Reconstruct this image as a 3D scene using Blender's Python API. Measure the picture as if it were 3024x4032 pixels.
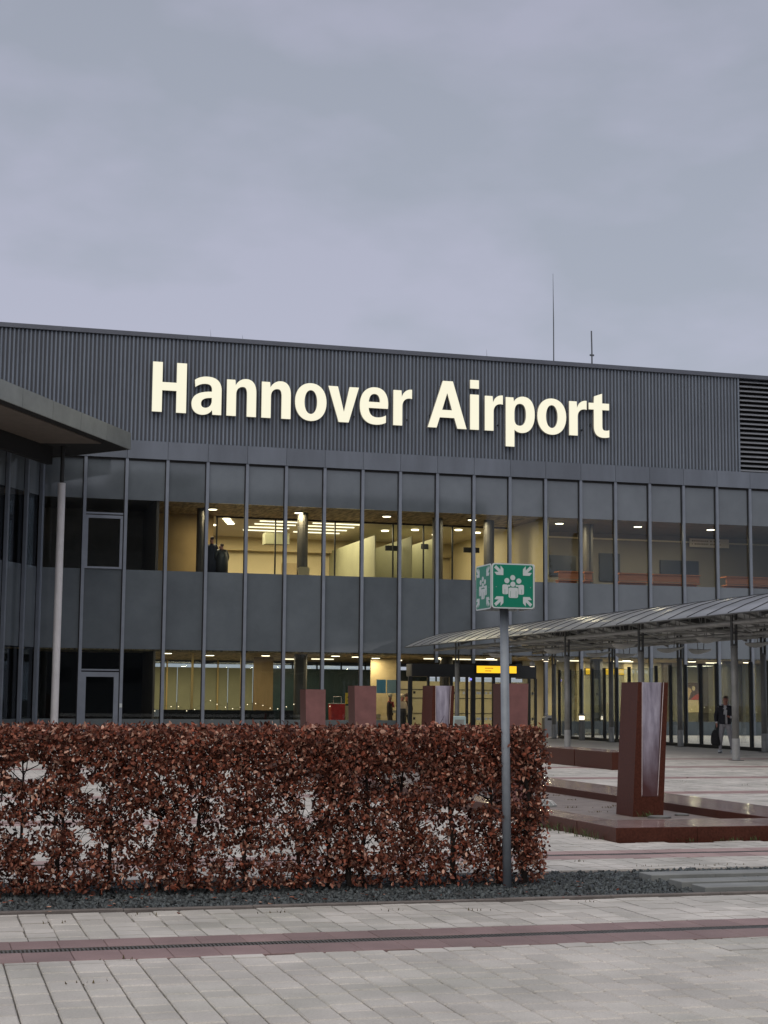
import bpy, bmesh, math, random
import numpy as np
from math import sin, cos, pi, radians, sqrt, hypot
from mathutils import Vector, Matrix, noise as mnoise

for o in list(bpy.data.objects): bpy.data.objects.remove(o)
SC = bpy.context.scene
COL = SC.collection
random.seed(7); RNG = np.random.default_rng(7)

# ------------------------------------------------------------------ camera
F_PX, YAW, PITCH, ROLL, EYE = 6288.0, radians(15.83), radians(6.743), radians(.482), 1.6
cd = bpy.data.cameras.new('camera'); cam = bpy.data.objects.new('camera', cd); COL.objects.link(cam)
fwd = Vector((sin(YAW)*cos(PITCH), cos(YAW)*cos(PITCH), sin(PITCH)))
rgt = Vector((cos(YAW), -sin(YAW), 0)); up = rgt.cross(fwd)
r2 = rgt*cos(ROLL) + up*sin(ROLL); u2 = up*cos(ROLL) - rgt*sin(ROLL)
M = Matrix((r2, u2, -fwd)).transposed().to_4x4(); M.translation = Vector((0, 0, EYE))
cam.matrix_world = M
cd.sensor_fit = 'VERTICAL'; cd.sensor_height = 24.0; cd.lens = 24.0*F_PX/4032
cd.clip_start = .1; cd.clip_end = 3000
SC.camera = cam
SC.render.resolution_x, SC.render.resolution_y = 768, 1024

# ------------------------------------------------------------------ world, sun, exposure
wd = bpy.data.worlds.new('World'); SC.world = wd; wd.use_nodes = True
wn, wl = wd.node_tree.nodes, wd.node_tree.links
bgn = wn['Background']
sky = wn.new('ShaderNodeTexSky'); sky.sky_type = 'NISHITA'; sky.sun_disc = False
SUN_EL, SUN_AZ = radians(52), radians(205)
sky.sun_elevation = SUN_EL; sky.sun_rotation = SUN_AZ; sky.air_density = 1.4; sky.dust_density = 3.0
sk = wn.new('ShaderNodeMixRGB'); sk.blend_type = 'MULTIPLY'; sk.inputs[0].default_value = 1; sk.inputs[2].default_value = (.1, .1, .1, 1)
wl.new(sky.outputs[0], sk.inputs[1])
tc = wn.new('ShaderNodeTexCoord'); mp = wn.new('ShaderNodeMapping'); mp.inputs['Scale'].default_value = (1, 1, 2.2)
wl.new(tc.outputs['Generated'], mp.inputs[0])
n1 = wn.new('ShaderNodeTexNoise'); n1.inputs['Scale'].default_value = 4.2; n1.inputs['Detail'].default_value = 3.5; n1.inputs['Roughness'].default_value = .45; n1.inputs['Distortion'].default_value = .6
wl.new(mp.outputs[0], n1.inputs['Vector'])
cr = wn.new('ShaderNodeValToRGB'); cr.color_ramp.elements[0].position = .36; cr.color_ramp.elements[1].position = .64
cr.color_ramp.elements[0].color = (.384, .410, .486, 1); cr.color_ramp.elements[1].color = (.456, .464, .572, 1)
n2 = wn.new('ShaderNodeTexNoise'); n2.inputs['Scale'].default_value = 13; n2.inputs['Detail'].default_value = 4; n2.inputs['Roughness'].default_value = .5; wl.new(mp.outputs[0], n2.inputs['Vector'])
n12 = wn.new('ShaderNodeMath'); n12.operation = 'MULTIPLY_ADD'; n12.inputs[1].default_value = .60; wl.new(n2.outputs['Fac'], n12.inputs[0]); wl.new(n1.outputs['Fac'], n12.inputs[2])
n13 = wn.new('ShaderNodeMath'); n13.operation = 'SUBTRACT'; n13.inputs[1].default_value = .30; wl.new(n12.outputs[0], n13.inputs[0])
wl.new(n13.outputs[0], cr.inputs[0])
sx = wn.new('ShaderNodeSeparateXYZ'); wl.new(tc.outputs['Generated'], sx.inputs[0])
gr = wn.new('ShaderNodeMapRange'); gr.inputs[1].default_value = .0; gr.inputs[2].default_value = .42; gr.inputs[3].default_value = 1.22; gr.inputs[4].default_value = .93
wl.new(sx.outputs['Z'], gr.inputs[0])
gm = wn.new('ShaderNodeVectorMath'); gm.operation = 'SCALE'; wl.new(cr.outputs[0], gm.inputs[0]); wl.new(gr.outputs[0], gm.inputs['Scale'])
mxs = wn.new('ShaderNodeMixRGB'); mxs.inputs[0].default_value = .88
wl.new(sk.outputs[0], mxs.inputs[1]); wl.new(gm.outputs[0], mxs.inputs[2])
wl.new(mxs.outputs[0], bgn.inputs[0]); bgn.inputs[1].default_value = 1.0
sl = bpy.data.lights.new('sun', 'SUN'); sl.energy = 1.5; sl.angle = radians(75); sl.color = (1, .91, .80)
so = bpy.data.objects.new('sun', sl); COL.objects.link(so)
sd = Vector((sin(SUN_AZ)*cos(SUN_EL), cos(SUN_AZ)*cos(SUN_EL), sin(SUN_EL)))
so.rotation_euler = sd.to_track_quat('Z', 'Y').to_euler(); so.location = (0, 0, 60)
vs = SC.view_settings; vs.view_transform = 'Standard'; vs.look = 'None'; vs.exposure = 0; vs.gamma = 1
SC.cycles.use_denoising = True
SC.cycles.max_bounces = 8; SC.cycles.diffuse_bounces = 3; SC.cycles.glossy_bounces = 4
SC.cycles.transparent_max_bounces = 24; SC.cycles.sample_clamp_indirect = 4
SC.cycles.caustics_reflective = False; SC.cycles.caustics_refractive = False

# ------------------------------------------------------------------ materials
def mat(name, col, rough=.6, metal=0, var=0, nscale=4, detail=5, bump=0, bscale=60, col2=None, rnd=0, stretch=None, spec=.5, island=False, wear=0, speck=0, sscale=90, stain=0):
    m = bpy.data.materials.new(name); m.use_nodes = True
    N, L = m.node_tree.nodes, m.node_tree.links; b = N['Principled BSDF']
    b.inputs['Roughness'].default_value = rough; b.inputs['Metallic'].default_value = metal
    b.inputs['Specular IOR Level'].default_value = spec
    c1 = (*col, 1); src = None
    t = N.new('ShaderNodeTexCoord'); vec = t.outputs['Object']
    g = N.new('ShaderNodeNewGeometry'); vec = g.outputs['Position']
    if stretch:
        mpp = N.new('ShaderNodeMapping'); mpp.inputs['Scale'].default_value = stretch; L.new(vec, mpp.inputs[0]); vec = mpp.outputs[0]
    if var or col2:
        nz = N.new('ShaderNodeTexNoise'); nz.inputs['Scale'].default_value = nscale; nz.inputs['Detail'].default_value = detail; nz.inputs['Roughness'].default_value = .62
        L.new(vec, nz.inputs['Vector'])
        r = N.new('ShaderNodeValToRGB'); r.color_ramp.elements[0].position = .3; r.color_ramp.elements[1].position = .7
        a = tuple(max(0, x*(1-var)) for x in col); bcol = col2 if col2 else tuple(min(1, x*(1+var)) for x in col)
        r.color_ramp.elements[0].color = (*a, 1); r.color_ramp.elements[1].color = (*bcol, 1)
        L.new(nz.outputs['Fac'], r.inputs[0]); src = r.outputs[0]
        if wear:
            mr = N.new('ShaderNodeMapRange'); mr.inputs[3].default_value = max(.02, rough-wear); mr.inputs[4].default_value = min(1, rough+wear)
            L.new(nz.outputs['Fac'], mr.inputs[0]); L.new(mr.outputs[0], b.inputs['Roughness'])
    if rnd:
        if island: ro = g.outputs['Random Per Island']
        else: ro = N.new('ShaderNodeObjectInfo').outputs['Random']
        mr = N.new('ShaderNodeMapRange'); mr.inputs[3].default_value = 1-rnd; mr.inputs[4].default_value = 1+rnd
        L.new(ro, mr.inputs[0])
        vm = N.new('ShaderNodeVectorMath'); vm.operation = 'SCALE'
        if src: L.new(src, vm.inputs[0])
        else: vm.inputs[0].default_value = col
        L.new(mr.outputs[0], vm.inputs['Scale']); src = vm.outputs[0]
    if stain:
        ns = N.new('ShaderNodeTexNoise'); ns.inputs['Scale'].default_value = .55; ns.inputs['Detail'].default_value = 7; ns.inputs['Roughness'].default_value = .6; L.new(vec, ns.inputs['Vector'])
        r = N.new('ShaderNodeValToRGB'); r.color_ramp.elements[0].position = .38; r.color_ramp.elements[1].position = .58
        r.color_ramp.elements[0].color = (1-stain, 1-stain*.9, 1-stain, 1); r.color_ramp.elements[1].color = (1, 1, 1, 1); L.new(ns.outputs['Fac'], r.inputs[0])
        vm = N.new('ShaderNodeVectorMath'); vm.operation = 'MULTIPLY'; L.new(src, vm.inputs[0]); L.new(r.outputs[0], vm.inputs[1]); src = vm.outputs[0]
    if speck:
        ns = N.new('ShaderNodeTexNoise'); ns.inputs['Scale'].default_value = sscale; ns.inputs['Detail'].default_value = 3; ns.inputs['Roughness'].default_value = .8; L.new(vec, ns.inputs['Vector'])
        mr = N.new('ShaderNodeMapRange'); mr.inputs[1].default_value = .3; mr.inputs[2].default_value = .7; mr.inputs[3].default_value = 1-speck; mr.inputs[4].default_value = 1+speck; L.new(ns.outputs['Fac'], mr.inputs[0])
        vm = N.new('ShaderNodeVectorMath'); vm.operation = 'SCALE'
        if src: L.new(src, vm.inputs[0])
        else: vm.inputs[0].default_value = col
        L.new(mr.outputs[0], vm.inputs['Scale']); src = vm.outputs[0]
    if src: L.new(src, b.inputs['Base Color'])
    else: b.inputs['Base Color'].default_value = c1
    if bump:
        nb = N.new('ShaderNodeTexNoise'); nb.inputs['Scale'].default_value = bscale; nb.inputs['Detail'].default_value = 4; L.new(vec, nb.inputs['Vector'])
        bp = N.new('ShaderNodeBump'); bp.inputs['Strength'].default_value = bump; bp.inputs['Distance'].default_value = .02
        L.new(nb.outputs['Fac'], bp.inputs['Height']); L.new(bp.outputs[0], b.inputs['Normal'])
    return m
def emis(name, col, s):
    m = bpy.data.materials.new(name); m.use_nodes = True; N, L = m.node_tree.nodes, m.node_tree.links
    e = N.new('ShaderNodeEmission'); e.inputs[0].default_value = (*col, 1); e.inputs[1].default_value = s
    L.new(e.outputs[0], N['Material Output'].inputs[0]); return m
def glass(name, tint=(.8, .85, .84), refl=1.0, rough=.0):
    m = bpy.data.materials.new(name); m.use_nodes = True; N, L = m.node_tree.nodes, m.node_tree.links
    t = N.new('ShaderNodeBsdfTransparent'); t.inputs[0].default_value = (*tint, 1)
    gl = N.new('ShaderNodeBsdfGlossy'); gl.inputs['Roughness'].default_value = rough; gl.inputs[0].default_value = (.9, .95, 1, 1)
    f = N.new('ShaderNodeFresnel'); f.inputs[0].default_value = 1.5
    mu = N.new('ShaderNodeMath'); mu.operation = 'MULTIPLY'; mu.inputs[1].default_value = refl; mu.use_clamp = True; L.new(f.outputs[0], mu.inputs[0])
    x = N.new('ShaderNodeMixShader'); L.new(mu.outputs[0], x.inputs[0]); L.new(t.outputs[0], x.inputs[1]); L.new(gl.outputs[0], x.inputs[2])
    L.new(x.outputs[0], N['Material Output'].inputs[0]); return m

PM = dict(
 clad=mat('cladding_paint', (.172, .202, .245), .45, .1, var=.10, nscale=.7, rnd=.08, spec=.4),
 cladback=mat('cladding_backing', (.060, .066, .078), .6),
 cap=mat('roof_cap_paint', (.115, .125, .150), .4, .3, var=.12, nscale=.6),
 fascia=mat('fascia_panel_metal', (.140, .160, .192), .42, .2, var=.16, nscale=.8, rnd=.10, stretch=(1, 1, .25)),
 spandrel=mat('spandrel_glass', (.112, .131, .147), .05, 0, var=.16, nscale=.5, rnd=.10, spec=.95, bump=.010, bscale=.9),
 mullion=mat('mullion_aluminium', (.190, .215, .258), .42, .2, var=.10, nscale=2),
 shade_strip=mat('black_shade_strip', (.006, .006, .007), .7),
 base=mat('base_panel', (.095, .112, .120), .45, .1, var=.12, nscale=1.5),
 dark=mat('dark_frame_metal', (.016, .018, .020), .4, .3, var=.15, nscale=3),
 louvre=mat('louvre_slat', (.26, .28, .31), .45, .1), black=mat('dark_void', (.006, .006, .007), .9),
 cream=mat('cream_wall_paint', (.62, .53, .33), .7, var=.05, nscale=.6),
 ceil=mat('ceiling_paint', (.62, .56, .42), .8, var=.05, nscale=1),
 perf=mat('perforated_ceiling', (.06, .04, .02), .7, col2=(.52, .40, .22), nscale=2.2, detail=3, stretch=(2.6, .55, 1)),
 brown=mat('brown_wall', (.105, .085, .068), .6, var=.2, nscale=.8), greyhall=mat('grey_hall_wall', (.16, .15, .135), .7, var=.1, nscale=.5),
 orange=mat('orange_wood_counter', (.42, .155, .070), .45, var=.16, nscale=2.5, stretch=(.3, 1, 5)),
 screen=mat('dark_blue_screen', (.016, .022, .038), .35), olive=mat('frosted_olive_panel', (.30, .30, .19), .6, var=.08, nscale=1),
 teal=mat('dark_teal_panel', (.040, .075, .080), .25, var=.3, nscale=.6), hallfloor=mat('hall_floor_tile', (.22, .21, .19), .3, var=.1, nscale=2),
 ochre=mat('ochre_board', (.40, .31, .17), .6, var=.1, nscale=3), column=mat('interior_column', (.060, .055, .048), .5, var=.2, nscale=1.5),
 goldbrown=mat('gold_brown_wall', (.20, .135, .06), .6, var=.2, nscale=1.5, stretch=(4, 1, .3)), bulk=mat('bulkhead_tan', (.52, .43, .25), .7), hallceil=mat('grey_hall_ceiling', (.10, .095, .09), .8, var=.2, nscale=2),
 goldpost=mat('brass_post', (.52, .38, .16), .4, .5),
 letter=emis('letter_light', (1, .955, .75), .98), letterside=mat('letter_side', (.48, .45, .37), .5, var=.1, nscale=3),
 wht=mat('column_paint', (.62, .61, .62), .45, .1, var=.1, nscale=1.2), soffit=mat('soffit_boarding', (.13, .107, .090), .6, var=.15, nscale=2),
 wingfascia=mat('wing_fascia_metal', (.24, .255, .24), .40, .25, var=.18, nscale=.7, rnd=.12),
 glass=glass('window_glass', (.90, .93, .91), .62), screenglass=glass('screen_glass', (.94, .96, .95), .45), doorglass=glass('door_glass', (.92, .93, .90), .4),
 wingglass=glass('wing_glass', (.8, .83, .84), .12),
 zinc=mat('canopy_zinc', (.36, .37, .38), .30, .55, var=.14, nscale=.9, rnd=.10, wear=.08), seam=mat('canopy_seam', (.060, .064, .070), .45, .4),
 under=mat('canopy_underside', (.52, .53, .53), .5, var=.08, nscale=2),
 steel=mat('galvanised_steel', (.30, .305, .30), .5, .2, var=.2, nscale=4), steeldk=mat('dark_steel', (.085, .088, .088), .5, .4, var=.2, nscale=4),
 leafplate=mat('reflector_plate', (.50, .50, .48), .45, .1, var=.12, nscale=4),
 colsteel=mat('column_steel', (.20, .20, .19), .55, .25, var=.25, nscale=2.2),
 paver=mat('light_concrete_paver', (.550, .520, .472), .62, stain=.22, var=.20, nscale=1.0, detail=11, bump=.3, bscale=140, rnd=.09, speck=.16, sscale=70),
 paveri=mat('light_concrete_paver_field', (.550, .522, .476), .66, stain=.14, var=.2, nscale=1.1, detail=9, bump=.2, bscale=140, rnd=.10, island=True),
 redp=mat('red_paver', (.275, .190, .182), .66, stain=.16, speck=.14, sscale=70, var=.18, nscale=1.6, detail=9, bump=.25, bscale=150, rnd=.10),
 redpi=mat('red_paver_field', (.36, .255, .24), .70, var=.16, nscale=1.6, detail=9, rnd=.10, island=True),
 joint=mat('joint_sand', (.045, .040, .034), .95, var=.3, nscale=9), far=mat('far_paving', (.53, .50, .455), .7, var=.12, nscale=.8, detail=8),
 grate=mat('grate_metal', (.17, .165, .155), .5, .6, var=.3, nscale=12), edging=mat('edging_concrete', (.150, .132, .120), .8, var=.25, nscale=5, bump=.2),
 bedsoil=mat('bed_soil', (.018, .018, .018), 1), chip=mat('slate_chip', (.060, .071, .073), .6, var=.4, nscale=14, rnd=.65, island=True),
 slab=mat('grey_stone_slab', (.215, .225, .215), .55, var=.18, nscale=3, detail=8, bump=.15, bscale=120),
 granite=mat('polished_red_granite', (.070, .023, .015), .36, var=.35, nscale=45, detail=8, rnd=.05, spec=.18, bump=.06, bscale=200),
 granitetop=mat('granite_top_sheen', (.300, .215, .200), .16, var=.25, nscale=2.2, detail=8, spec=.7, rnd=.06, wear=.06),  # lighter base colour stands in for sky reflected on the polished tops
 granitemat=mat('flamed_granite', (.185, .082, .076), .6, var=.2, nscale=5, detail=8, bump=.2, bscale=90, rnd=.05),
 chute=mat('limescale_sheen_chute', (.150, .135, .180), .35, col2=(.52, .50, .60), nscale=1.7, detail=6, stretch=(5, 5, .7)),  # pale lilac base colour holds reflected sky as well as limescale
 chuteedge=mat('limescale_edge', (.50, .44, .44), .5, var=.2, nscale=12), basinfloor=mat('basin_floor', (.205, .170, .150), .55, var=.32, nscale=3.2, detail=9, bump=.3, bscale=50),
 grass=mat('weed_green', (.060, .085, .025), .8, var=.3, nscale=20), moss=mat('dry_weed', (.10, .075, .03), .9, var=.3, nscale=20),
 bark=mat('hedge_bark', (.022, .015, .012), .9, var=.4, nscale=30),
 post=mat('sign_post_galvanised', (.24, .27, .30), .5, .1, var=.16, nscale=5), green=mat('sign_green', (.0, .190, .112), .38, var=.04, nscale=3), white=mat('sign_white', (.52, .57, .57), .45),
 blackp=mat('black_plastic', (.012, .013, .013), .5), skin=mat('skin', (.33, .145, .10), .55), hair=mat('short_brown_hair', (.06, .035, .025), .8),
 jacket=mat('navy_jacket', (.010, .011, .017), .75, bump=.2, bscale=30), trousers=mat('grey_trousers', (.30, .29, .305), .85, var=.15, nscale=10), shirt=mat('pale_shirt', (.52, .52, .53), .85), shoe=mat('grey_trainers', (.50, .54, .58), .6, var=.3, nscale=18), sole=mat('dark_sole', (.03, .03, .03), .8),
 bag=mat('black_bag', (.006, .006, .008), .7), binm=mat('bin_steel', (.26, .265, .265), .45, .3, var=.1, nscale=4),
 yellow=emis('yellow_sign_light', (1, .56, .03), 1.25), yellowmark=mat('yellow_sign_mark', (.50, .26, .02), .6),
 lampwarm=emis('lamp_glow', (1, .86, .60), 5.0), tube=emis('strip_glow', (1, .88, .62), 2.2), bulb=emis('bulb_glow', (1, .84, .60), 3.0), blueled=emis('blue_led', (.2, .2, 1), 2.0),
 red=mat('red_fabric', (.42, .018, .016), .6, var=.25, nscale=6), yel=mat('yellow_panel', (.62, .42, .03), .5, var=.08, nscale=6),
 bluep=mat('blue_notice', (.10, .28, .38), .5), palep=mat('pale_notice', (.32, .42, .42), .5), fleece=mat('cream_fleece', (.62, .52, .36), .9), coat=mat('brown_coat', (.055, .032, .022), .85), redscarf=mat('red_scarf', (.42, .05, .05), .8),
 navy=mat('navy_sweater', (.012, .014, .026), .8), banner=mat('beige_banner', (.50, .45, .38), .7), bannermark=mat('banner_lettering', (.22, .18, .14), .7),
 posterbg=mat('poster_warm', (.70, .50, .25), .5), posterdk=mat('poster_dark', (.10, .06, .05), .5), posterred=mat('poster_red', (.55, .07, .05), .5), postercream=mat('poster_cream', (.75, .62, .36), .5),
 rod=mat('rod_metal', (.10, .11, .12), .5, .5),
)
def chute_fade(m):      # limescale and painted sky sheen both thin out towards the foot of the chute
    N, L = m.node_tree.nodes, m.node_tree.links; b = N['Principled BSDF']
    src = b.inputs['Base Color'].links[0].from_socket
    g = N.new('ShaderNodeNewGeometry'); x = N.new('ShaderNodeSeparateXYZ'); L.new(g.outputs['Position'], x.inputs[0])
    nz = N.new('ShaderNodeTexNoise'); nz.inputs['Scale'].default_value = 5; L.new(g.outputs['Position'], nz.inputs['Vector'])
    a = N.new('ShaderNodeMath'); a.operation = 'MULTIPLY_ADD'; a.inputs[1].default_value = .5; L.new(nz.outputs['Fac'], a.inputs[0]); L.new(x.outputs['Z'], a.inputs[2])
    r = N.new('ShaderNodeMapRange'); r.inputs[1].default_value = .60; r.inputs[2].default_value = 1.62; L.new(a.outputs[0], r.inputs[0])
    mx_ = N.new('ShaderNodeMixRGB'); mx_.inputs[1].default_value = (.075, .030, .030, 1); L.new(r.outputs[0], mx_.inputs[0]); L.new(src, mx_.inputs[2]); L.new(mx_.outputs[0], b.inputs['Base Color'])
chute_fade(PM['chute'])
# leaf material reads a per-leaf colour
def leafmat():
    m = bpy.data.materials.new('dry_beech_leaf'); m.use_nodes = True; N, L = m.node_tree.nodes, m.node_tree.links; b = N['Principled BSDF']
    a = N.new('ShaderNodeAttribute'); a.attribute_name = 'leaf_colour'; L.new(a.outputs['Color'], b.inputs['Base Color'])
    b.inputs['Roughness'].default_value = .55; b.inputs['Specular IOR Level'].default_value = .25
    return m
PM['leaf'] = leafmat()

# ------------------------------------------------------------------ mesh builders
class MB:
    def __init__(s): s.v, s.f, s.m = [], [], []
    def poly(s, pts, faces, mi=0):
        o = len(s.v); s.v += [tuple(p) for p in pts]
        for f in faces: s.f.append([i+o for i in f]); s.m.append(mi)
        return s
    def box(s, x0, x1, y0, y1, z0, z1, mi=0):
        return s.poly([(x0,y0,z0),(x1,y0,z0),(x1,y1,z0),(x0,y1,z0),(x0,y0,z1),(x1,y0,z1),(x1,y1,z1),(x0,y1,z1)],
            [(0,3,2,1),(4,5,6,7),(0,1,5,4),(1,2,6,5),(2,3,7,6),(3,0,4,7)], mi)
    def cbox(s, x0, x1, y0, y1, z0, z1, c=.01, mi=0):      # box with a chamfered top edge
        p = [(x0,y0,z0),(x1,y0,z0),(x1,y1,z0),(x0,y1,z0),(x0,y0,z1-c),(x1,y0,z1-c),(x1,y1,z1-c),(x0,y1,z1-c),(x0+c,y0+c,z1),(x1-c,y0+c,z1),(x1-c,y1-c,z1),(x0+c,y1-c,z1)]
        fs = [(0,3,2,1),(8,9,10,11)]
        for a in (0, 4):
            for i in range(4): fs.append((a+i, a+(i+1)%4, a+4+(i+1)%4, a+4+i))
        return s.poly(p, fs, mi)
    def tube(s, pts, r, n=8, mi=0, caps=True):
        pts = [Vector(p) for p in pts]; rs = r if isinstance(r, (list, tuple)) else [r]*len(pts); o = len(s.v)
        for i, p in enumerate(pts):
            d = (pts[min(i+1, len(pts)-1)] - pts[max(i-1, 0)]).normalized()
            a = Vector((0,0,1)) if abs(d.z) < .9 else Vector((1,0,0)); u = d.cross(a).normalized(); w = d.cross(u)
            for k in range(n):
                t = 2*pi*k/n; s.v.append(tuple(p + u*(rs[i]*cos(t)) + w*(rs[i]*sin(t))))
        for i in range(len(pts)-1):
            for k in range(n):
                s.f.append([o+i*n+k, o+i*n+(k+1)%n, o+(i+1)*n+(k+1)%n, o+(i+1)*n+k]); s.m.append(mi)
        if caps:
            s.f.append([o+k for k in range(n)][::-1]); s.m.append(mi)
            e = o+(len(pts)-1)*n; s.f.append([e+k for k in range(n)]); s.m.append(mi)
        return s
    def lathe(s, prof, c=(0,0,0), n=16, mi=0):
        o = len(s.v)
        for r, z in prof:
            for k in range(n):
                t = 2*pi*k/n; s.v.append((c[0]+r*cos(t), c[1]+r*sin(t), c[2]+z))
        for i in range(len(prof)-1):
            for k in range(n): s.f.append([o+i*n+k, o+i*n+(k+1)%n, o+(i+1)*n+(k+1)%n, o+(i+1)*n+k]); s.m.append(mi)
        s.f.append([o+k for k in range(n)][::-1]); s.m.append(mi)
        e = o+(len(prof)-1)*n; s.f.append([e+k for k in range(n)]); s.m.append(mi)
        return s
    def prism(s, pts, axis, a, b, mi=0):    # 2-D polygon (ccw) pushed along an axis
        n = len(pts)
        def P(p, h): return {0:(h,p[0],p[1]), 1:(p[0],h,p[1]), 2:(p[0],p[1],h)}[axis]
        o = [P(p, a) for p in pts] + [P(p, b) for p in pts]
        fs = [tuple(range(n))[::-1], tuple(range(n, 2*n))] + [(i, (i+1)%n, n+(i+1)%n, n+i) for i in range(n)]
        return s.poly(o, fs, mi)
    def mesh(s, name, mats, smooth=False):
        me = bpy.data.meshes.new(name); me.from_pydata(s.v, [], s.f)
        for m in (mats if isinstance(mats, (list, tuple)) else [mats]): me.materials.append(PM[m] if isinstance(m, str) else m)
        if any(s.m): me.polygons.foreach_set('material_index', s.m)
        if smooth: me.polygons.foreach_set('use_smooth', [True]*len(me.polygons))
        me.update(); return me
WL = {}
def add(name, me, parent=None, at=(0,0,0)):
    o = bpy.data.objects.new(name, me); COL.objects.link(o); at = Vector(at)
    if parent is not None: o.parent = parent; o.location = at - WL[parent.name]
    else: o.location = at
    WL[o.name] = at; return o
def put(name, mb, mats, parent=None, at=(0,0,0), smooth=False): return add(name, mb.mesh(name, mats, smooth), parent, at)
def fixn(o):
    bm = bmesh.new(); bm.from_mesh(o.data); bmesh.ops.recalc_face_normals(bm, faces=bm.faces); bm.to_mesh(o.data); bm.free(); return o
def tag(o, label, cat, group=None):
    o['label'] = label; o['category'] = cat
    if group: o['group'] = group
    return o
def kind(o, k, label=None):
    o['kind'] = k
    if label: o['label'] = label
    return o
def empty(name, at, label=None, cat=None, group=None):
    o = bpy.data.objects.new(name, None); COL.objects.link(o); o.location = at; WL[o.name] = Vector(at); o.empty_display_size = .2
    if label: tag(o, label, cat, group)
    return o
def arealamp(name, at, sx, sy, w, col, parent=None, rot=(0,0,0)):
    l = bpy.data.lights.new(name, 'AREA'); l.shape = 'RECTANGLE'; l.size = sx; l.size_y = sy; l.energy = w; l.color = col
    o = bpy.data.objects.new(name, l); COL.objects.link(o); o.rotation_euler = rot; at = Vector(at)
    if parent is not None: o.parent = parent; o.location = at - WL[parent.name]
    else: o.location = at
    return o
WARM = (1, .83, .56)

# ================================================================== SETTING: ground
g = kind(put('ground', MB().poly([(-900,-900,-.07),(900,-900,-.07),(900,900,-.07),(-900,900,-.07)], [(0,1,2,3)]), 'joint'), 'structure', 'dark sand bedding under the plaza paving')
fp = MB()
for x0, x1, y0, y1 in ((-60,-4,-30,73.8),(-4,60,-30,3.5),(40,60,3.5,73.8),(-4,40,46,73.8)):
    fp.poly([(x0,y0,-.004),(x1,y0,-.004),(x1,y1,-.004),(x0,y1,-.004)], [(0,1,2,3)])
kind(put('far_paving', fp, 'far'), 'structure', 'pale plaza paving in front of the terminal doors')

BED = (12.42, 14.52)                       # gravel bed strip
BX0, BX1, BY0, BY1 = 7.72, 11.55, 17.30, 36.5   # basin
BENCH = (15.86, 16.70, 35.7, 40.4)
def band(y):
    k = (y-10.63)/5.33; return abs(k-round(k))*5.33 < .43
def blocked(x0, x1, y0, y1):
    if y1 > BED[0]+.002 and y0 < BED[1]-.002: return True
    if x1 > BX0 and x0 < BX1 and y1 > BY0 and y0 < BY1: return True
    return False
plaza = kind(empty('plaza_paving', (2, 9, 0)), 'structure', 'plaza of pale rectangular concrete pavers with red bands')
def inview(x, y, z=0):
    d = Vector((x, y, z-EYE)); w = d.dot(fwd)
    if w < .5: return None
    return 1512+F_PX*d.dot(r2)/w, 2016-F_PX*d.dot(u2)/w
cand = []; rest = []
def rows(y0, y1, lens, rr):
    out = []; y = y0 - rr.random()*.2
    while y < y1-.02:
        l = rr.choice(lens); a, b = max(y, y0), min(y+l, y1)
        if b-a > .05: out.append((a, b))
        y += l
    return out
rr = random.Random(3)
# pale strips between red bands, columns 0.2 m wide
strips = [(3.5, 10.20), (11.06, BED[0])] + [(BED[1], 15.53)]
k = 1
while 10.63+5.33*k+.43 < 46: strips.append((10.63+5.33*k+.43, min(46, 10.63+5.33*(k+1)-.43))); k += 1
for (ya, yb) in strips:
    for i in range(-20, 200):
        x0 = .115+.2*i
        lo, hi = (ya+yb)/2*.02-4, yb*.58+2.5
        if x0 < max(lo, -4) or x0 > min(hi, 39.8): continue
        for a, b in rows(ya, yb, (.2, .2, .3, .3), rr):
            if blocked(x0, x0+.2, a, b): continue
            (cand if yb < 12.6 else rest).append((x0, x0+.2, a, b))
seen = []
for c in cand:
    p = inview((c[0]+c[1])/2, (c[2]+c[3])/2)
    if p and -60 < p[0] < 3084 and p[1] < 4110: seen.append(((c[1]-c[0])*(c[3]-c[2])/hypot(c[0], c[2])**3, c))
    else: rest.append(c)
seen.sort(reverse=True)
rest += [c for _, c in seen[300:]]
PMESH = {}
def paver_mesh(l, m, gp=.006):
    key = (round(l, 3), m, gp)
    if key not in PMESH:
        PMESH[key] = MB().cbox(-.0958, .0958, -l/2+gp, l/2-gp, -.065, 0, .009).mesh('paver', m)
    return PMESH[key]
for _, c in seen[:300]:
    o = add('paver', paver_mesh(c[3]-c[2], 'paver', rr.choice((.009, .011, .013))), plaza, ((c[0]+c[1])/2, (c[2]+c[3])/2, rr.uniform(-.002, .001)))
    o.rotation_euler = (rr.gauss(0, .004), rr.gauss(0, .006), rr.gauss(0, .003))
fm = MB()
for x0, x1, a, b in rest:
    z = rr.uniform(-.003, .001); q = rr.gauss(0, .0012)
    x0 += .004; x1 -= .004; a += .008; b -= .008
    fm.poly([(x0,a,-.06),(x1,a,-.06),(x1,b,-.06),(x0,b,-.06),(x0,a,z),(x1,a,z+q),(x1,b,z+q),(x0,b,z)], [(4,5,6,7),(0,1,5,4),(1,2,6,5),(2,3,7,6),(3,0,4,7)])
kind(put('paver_field', fm, 'paveri', plaza), 'stuff')
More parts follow.
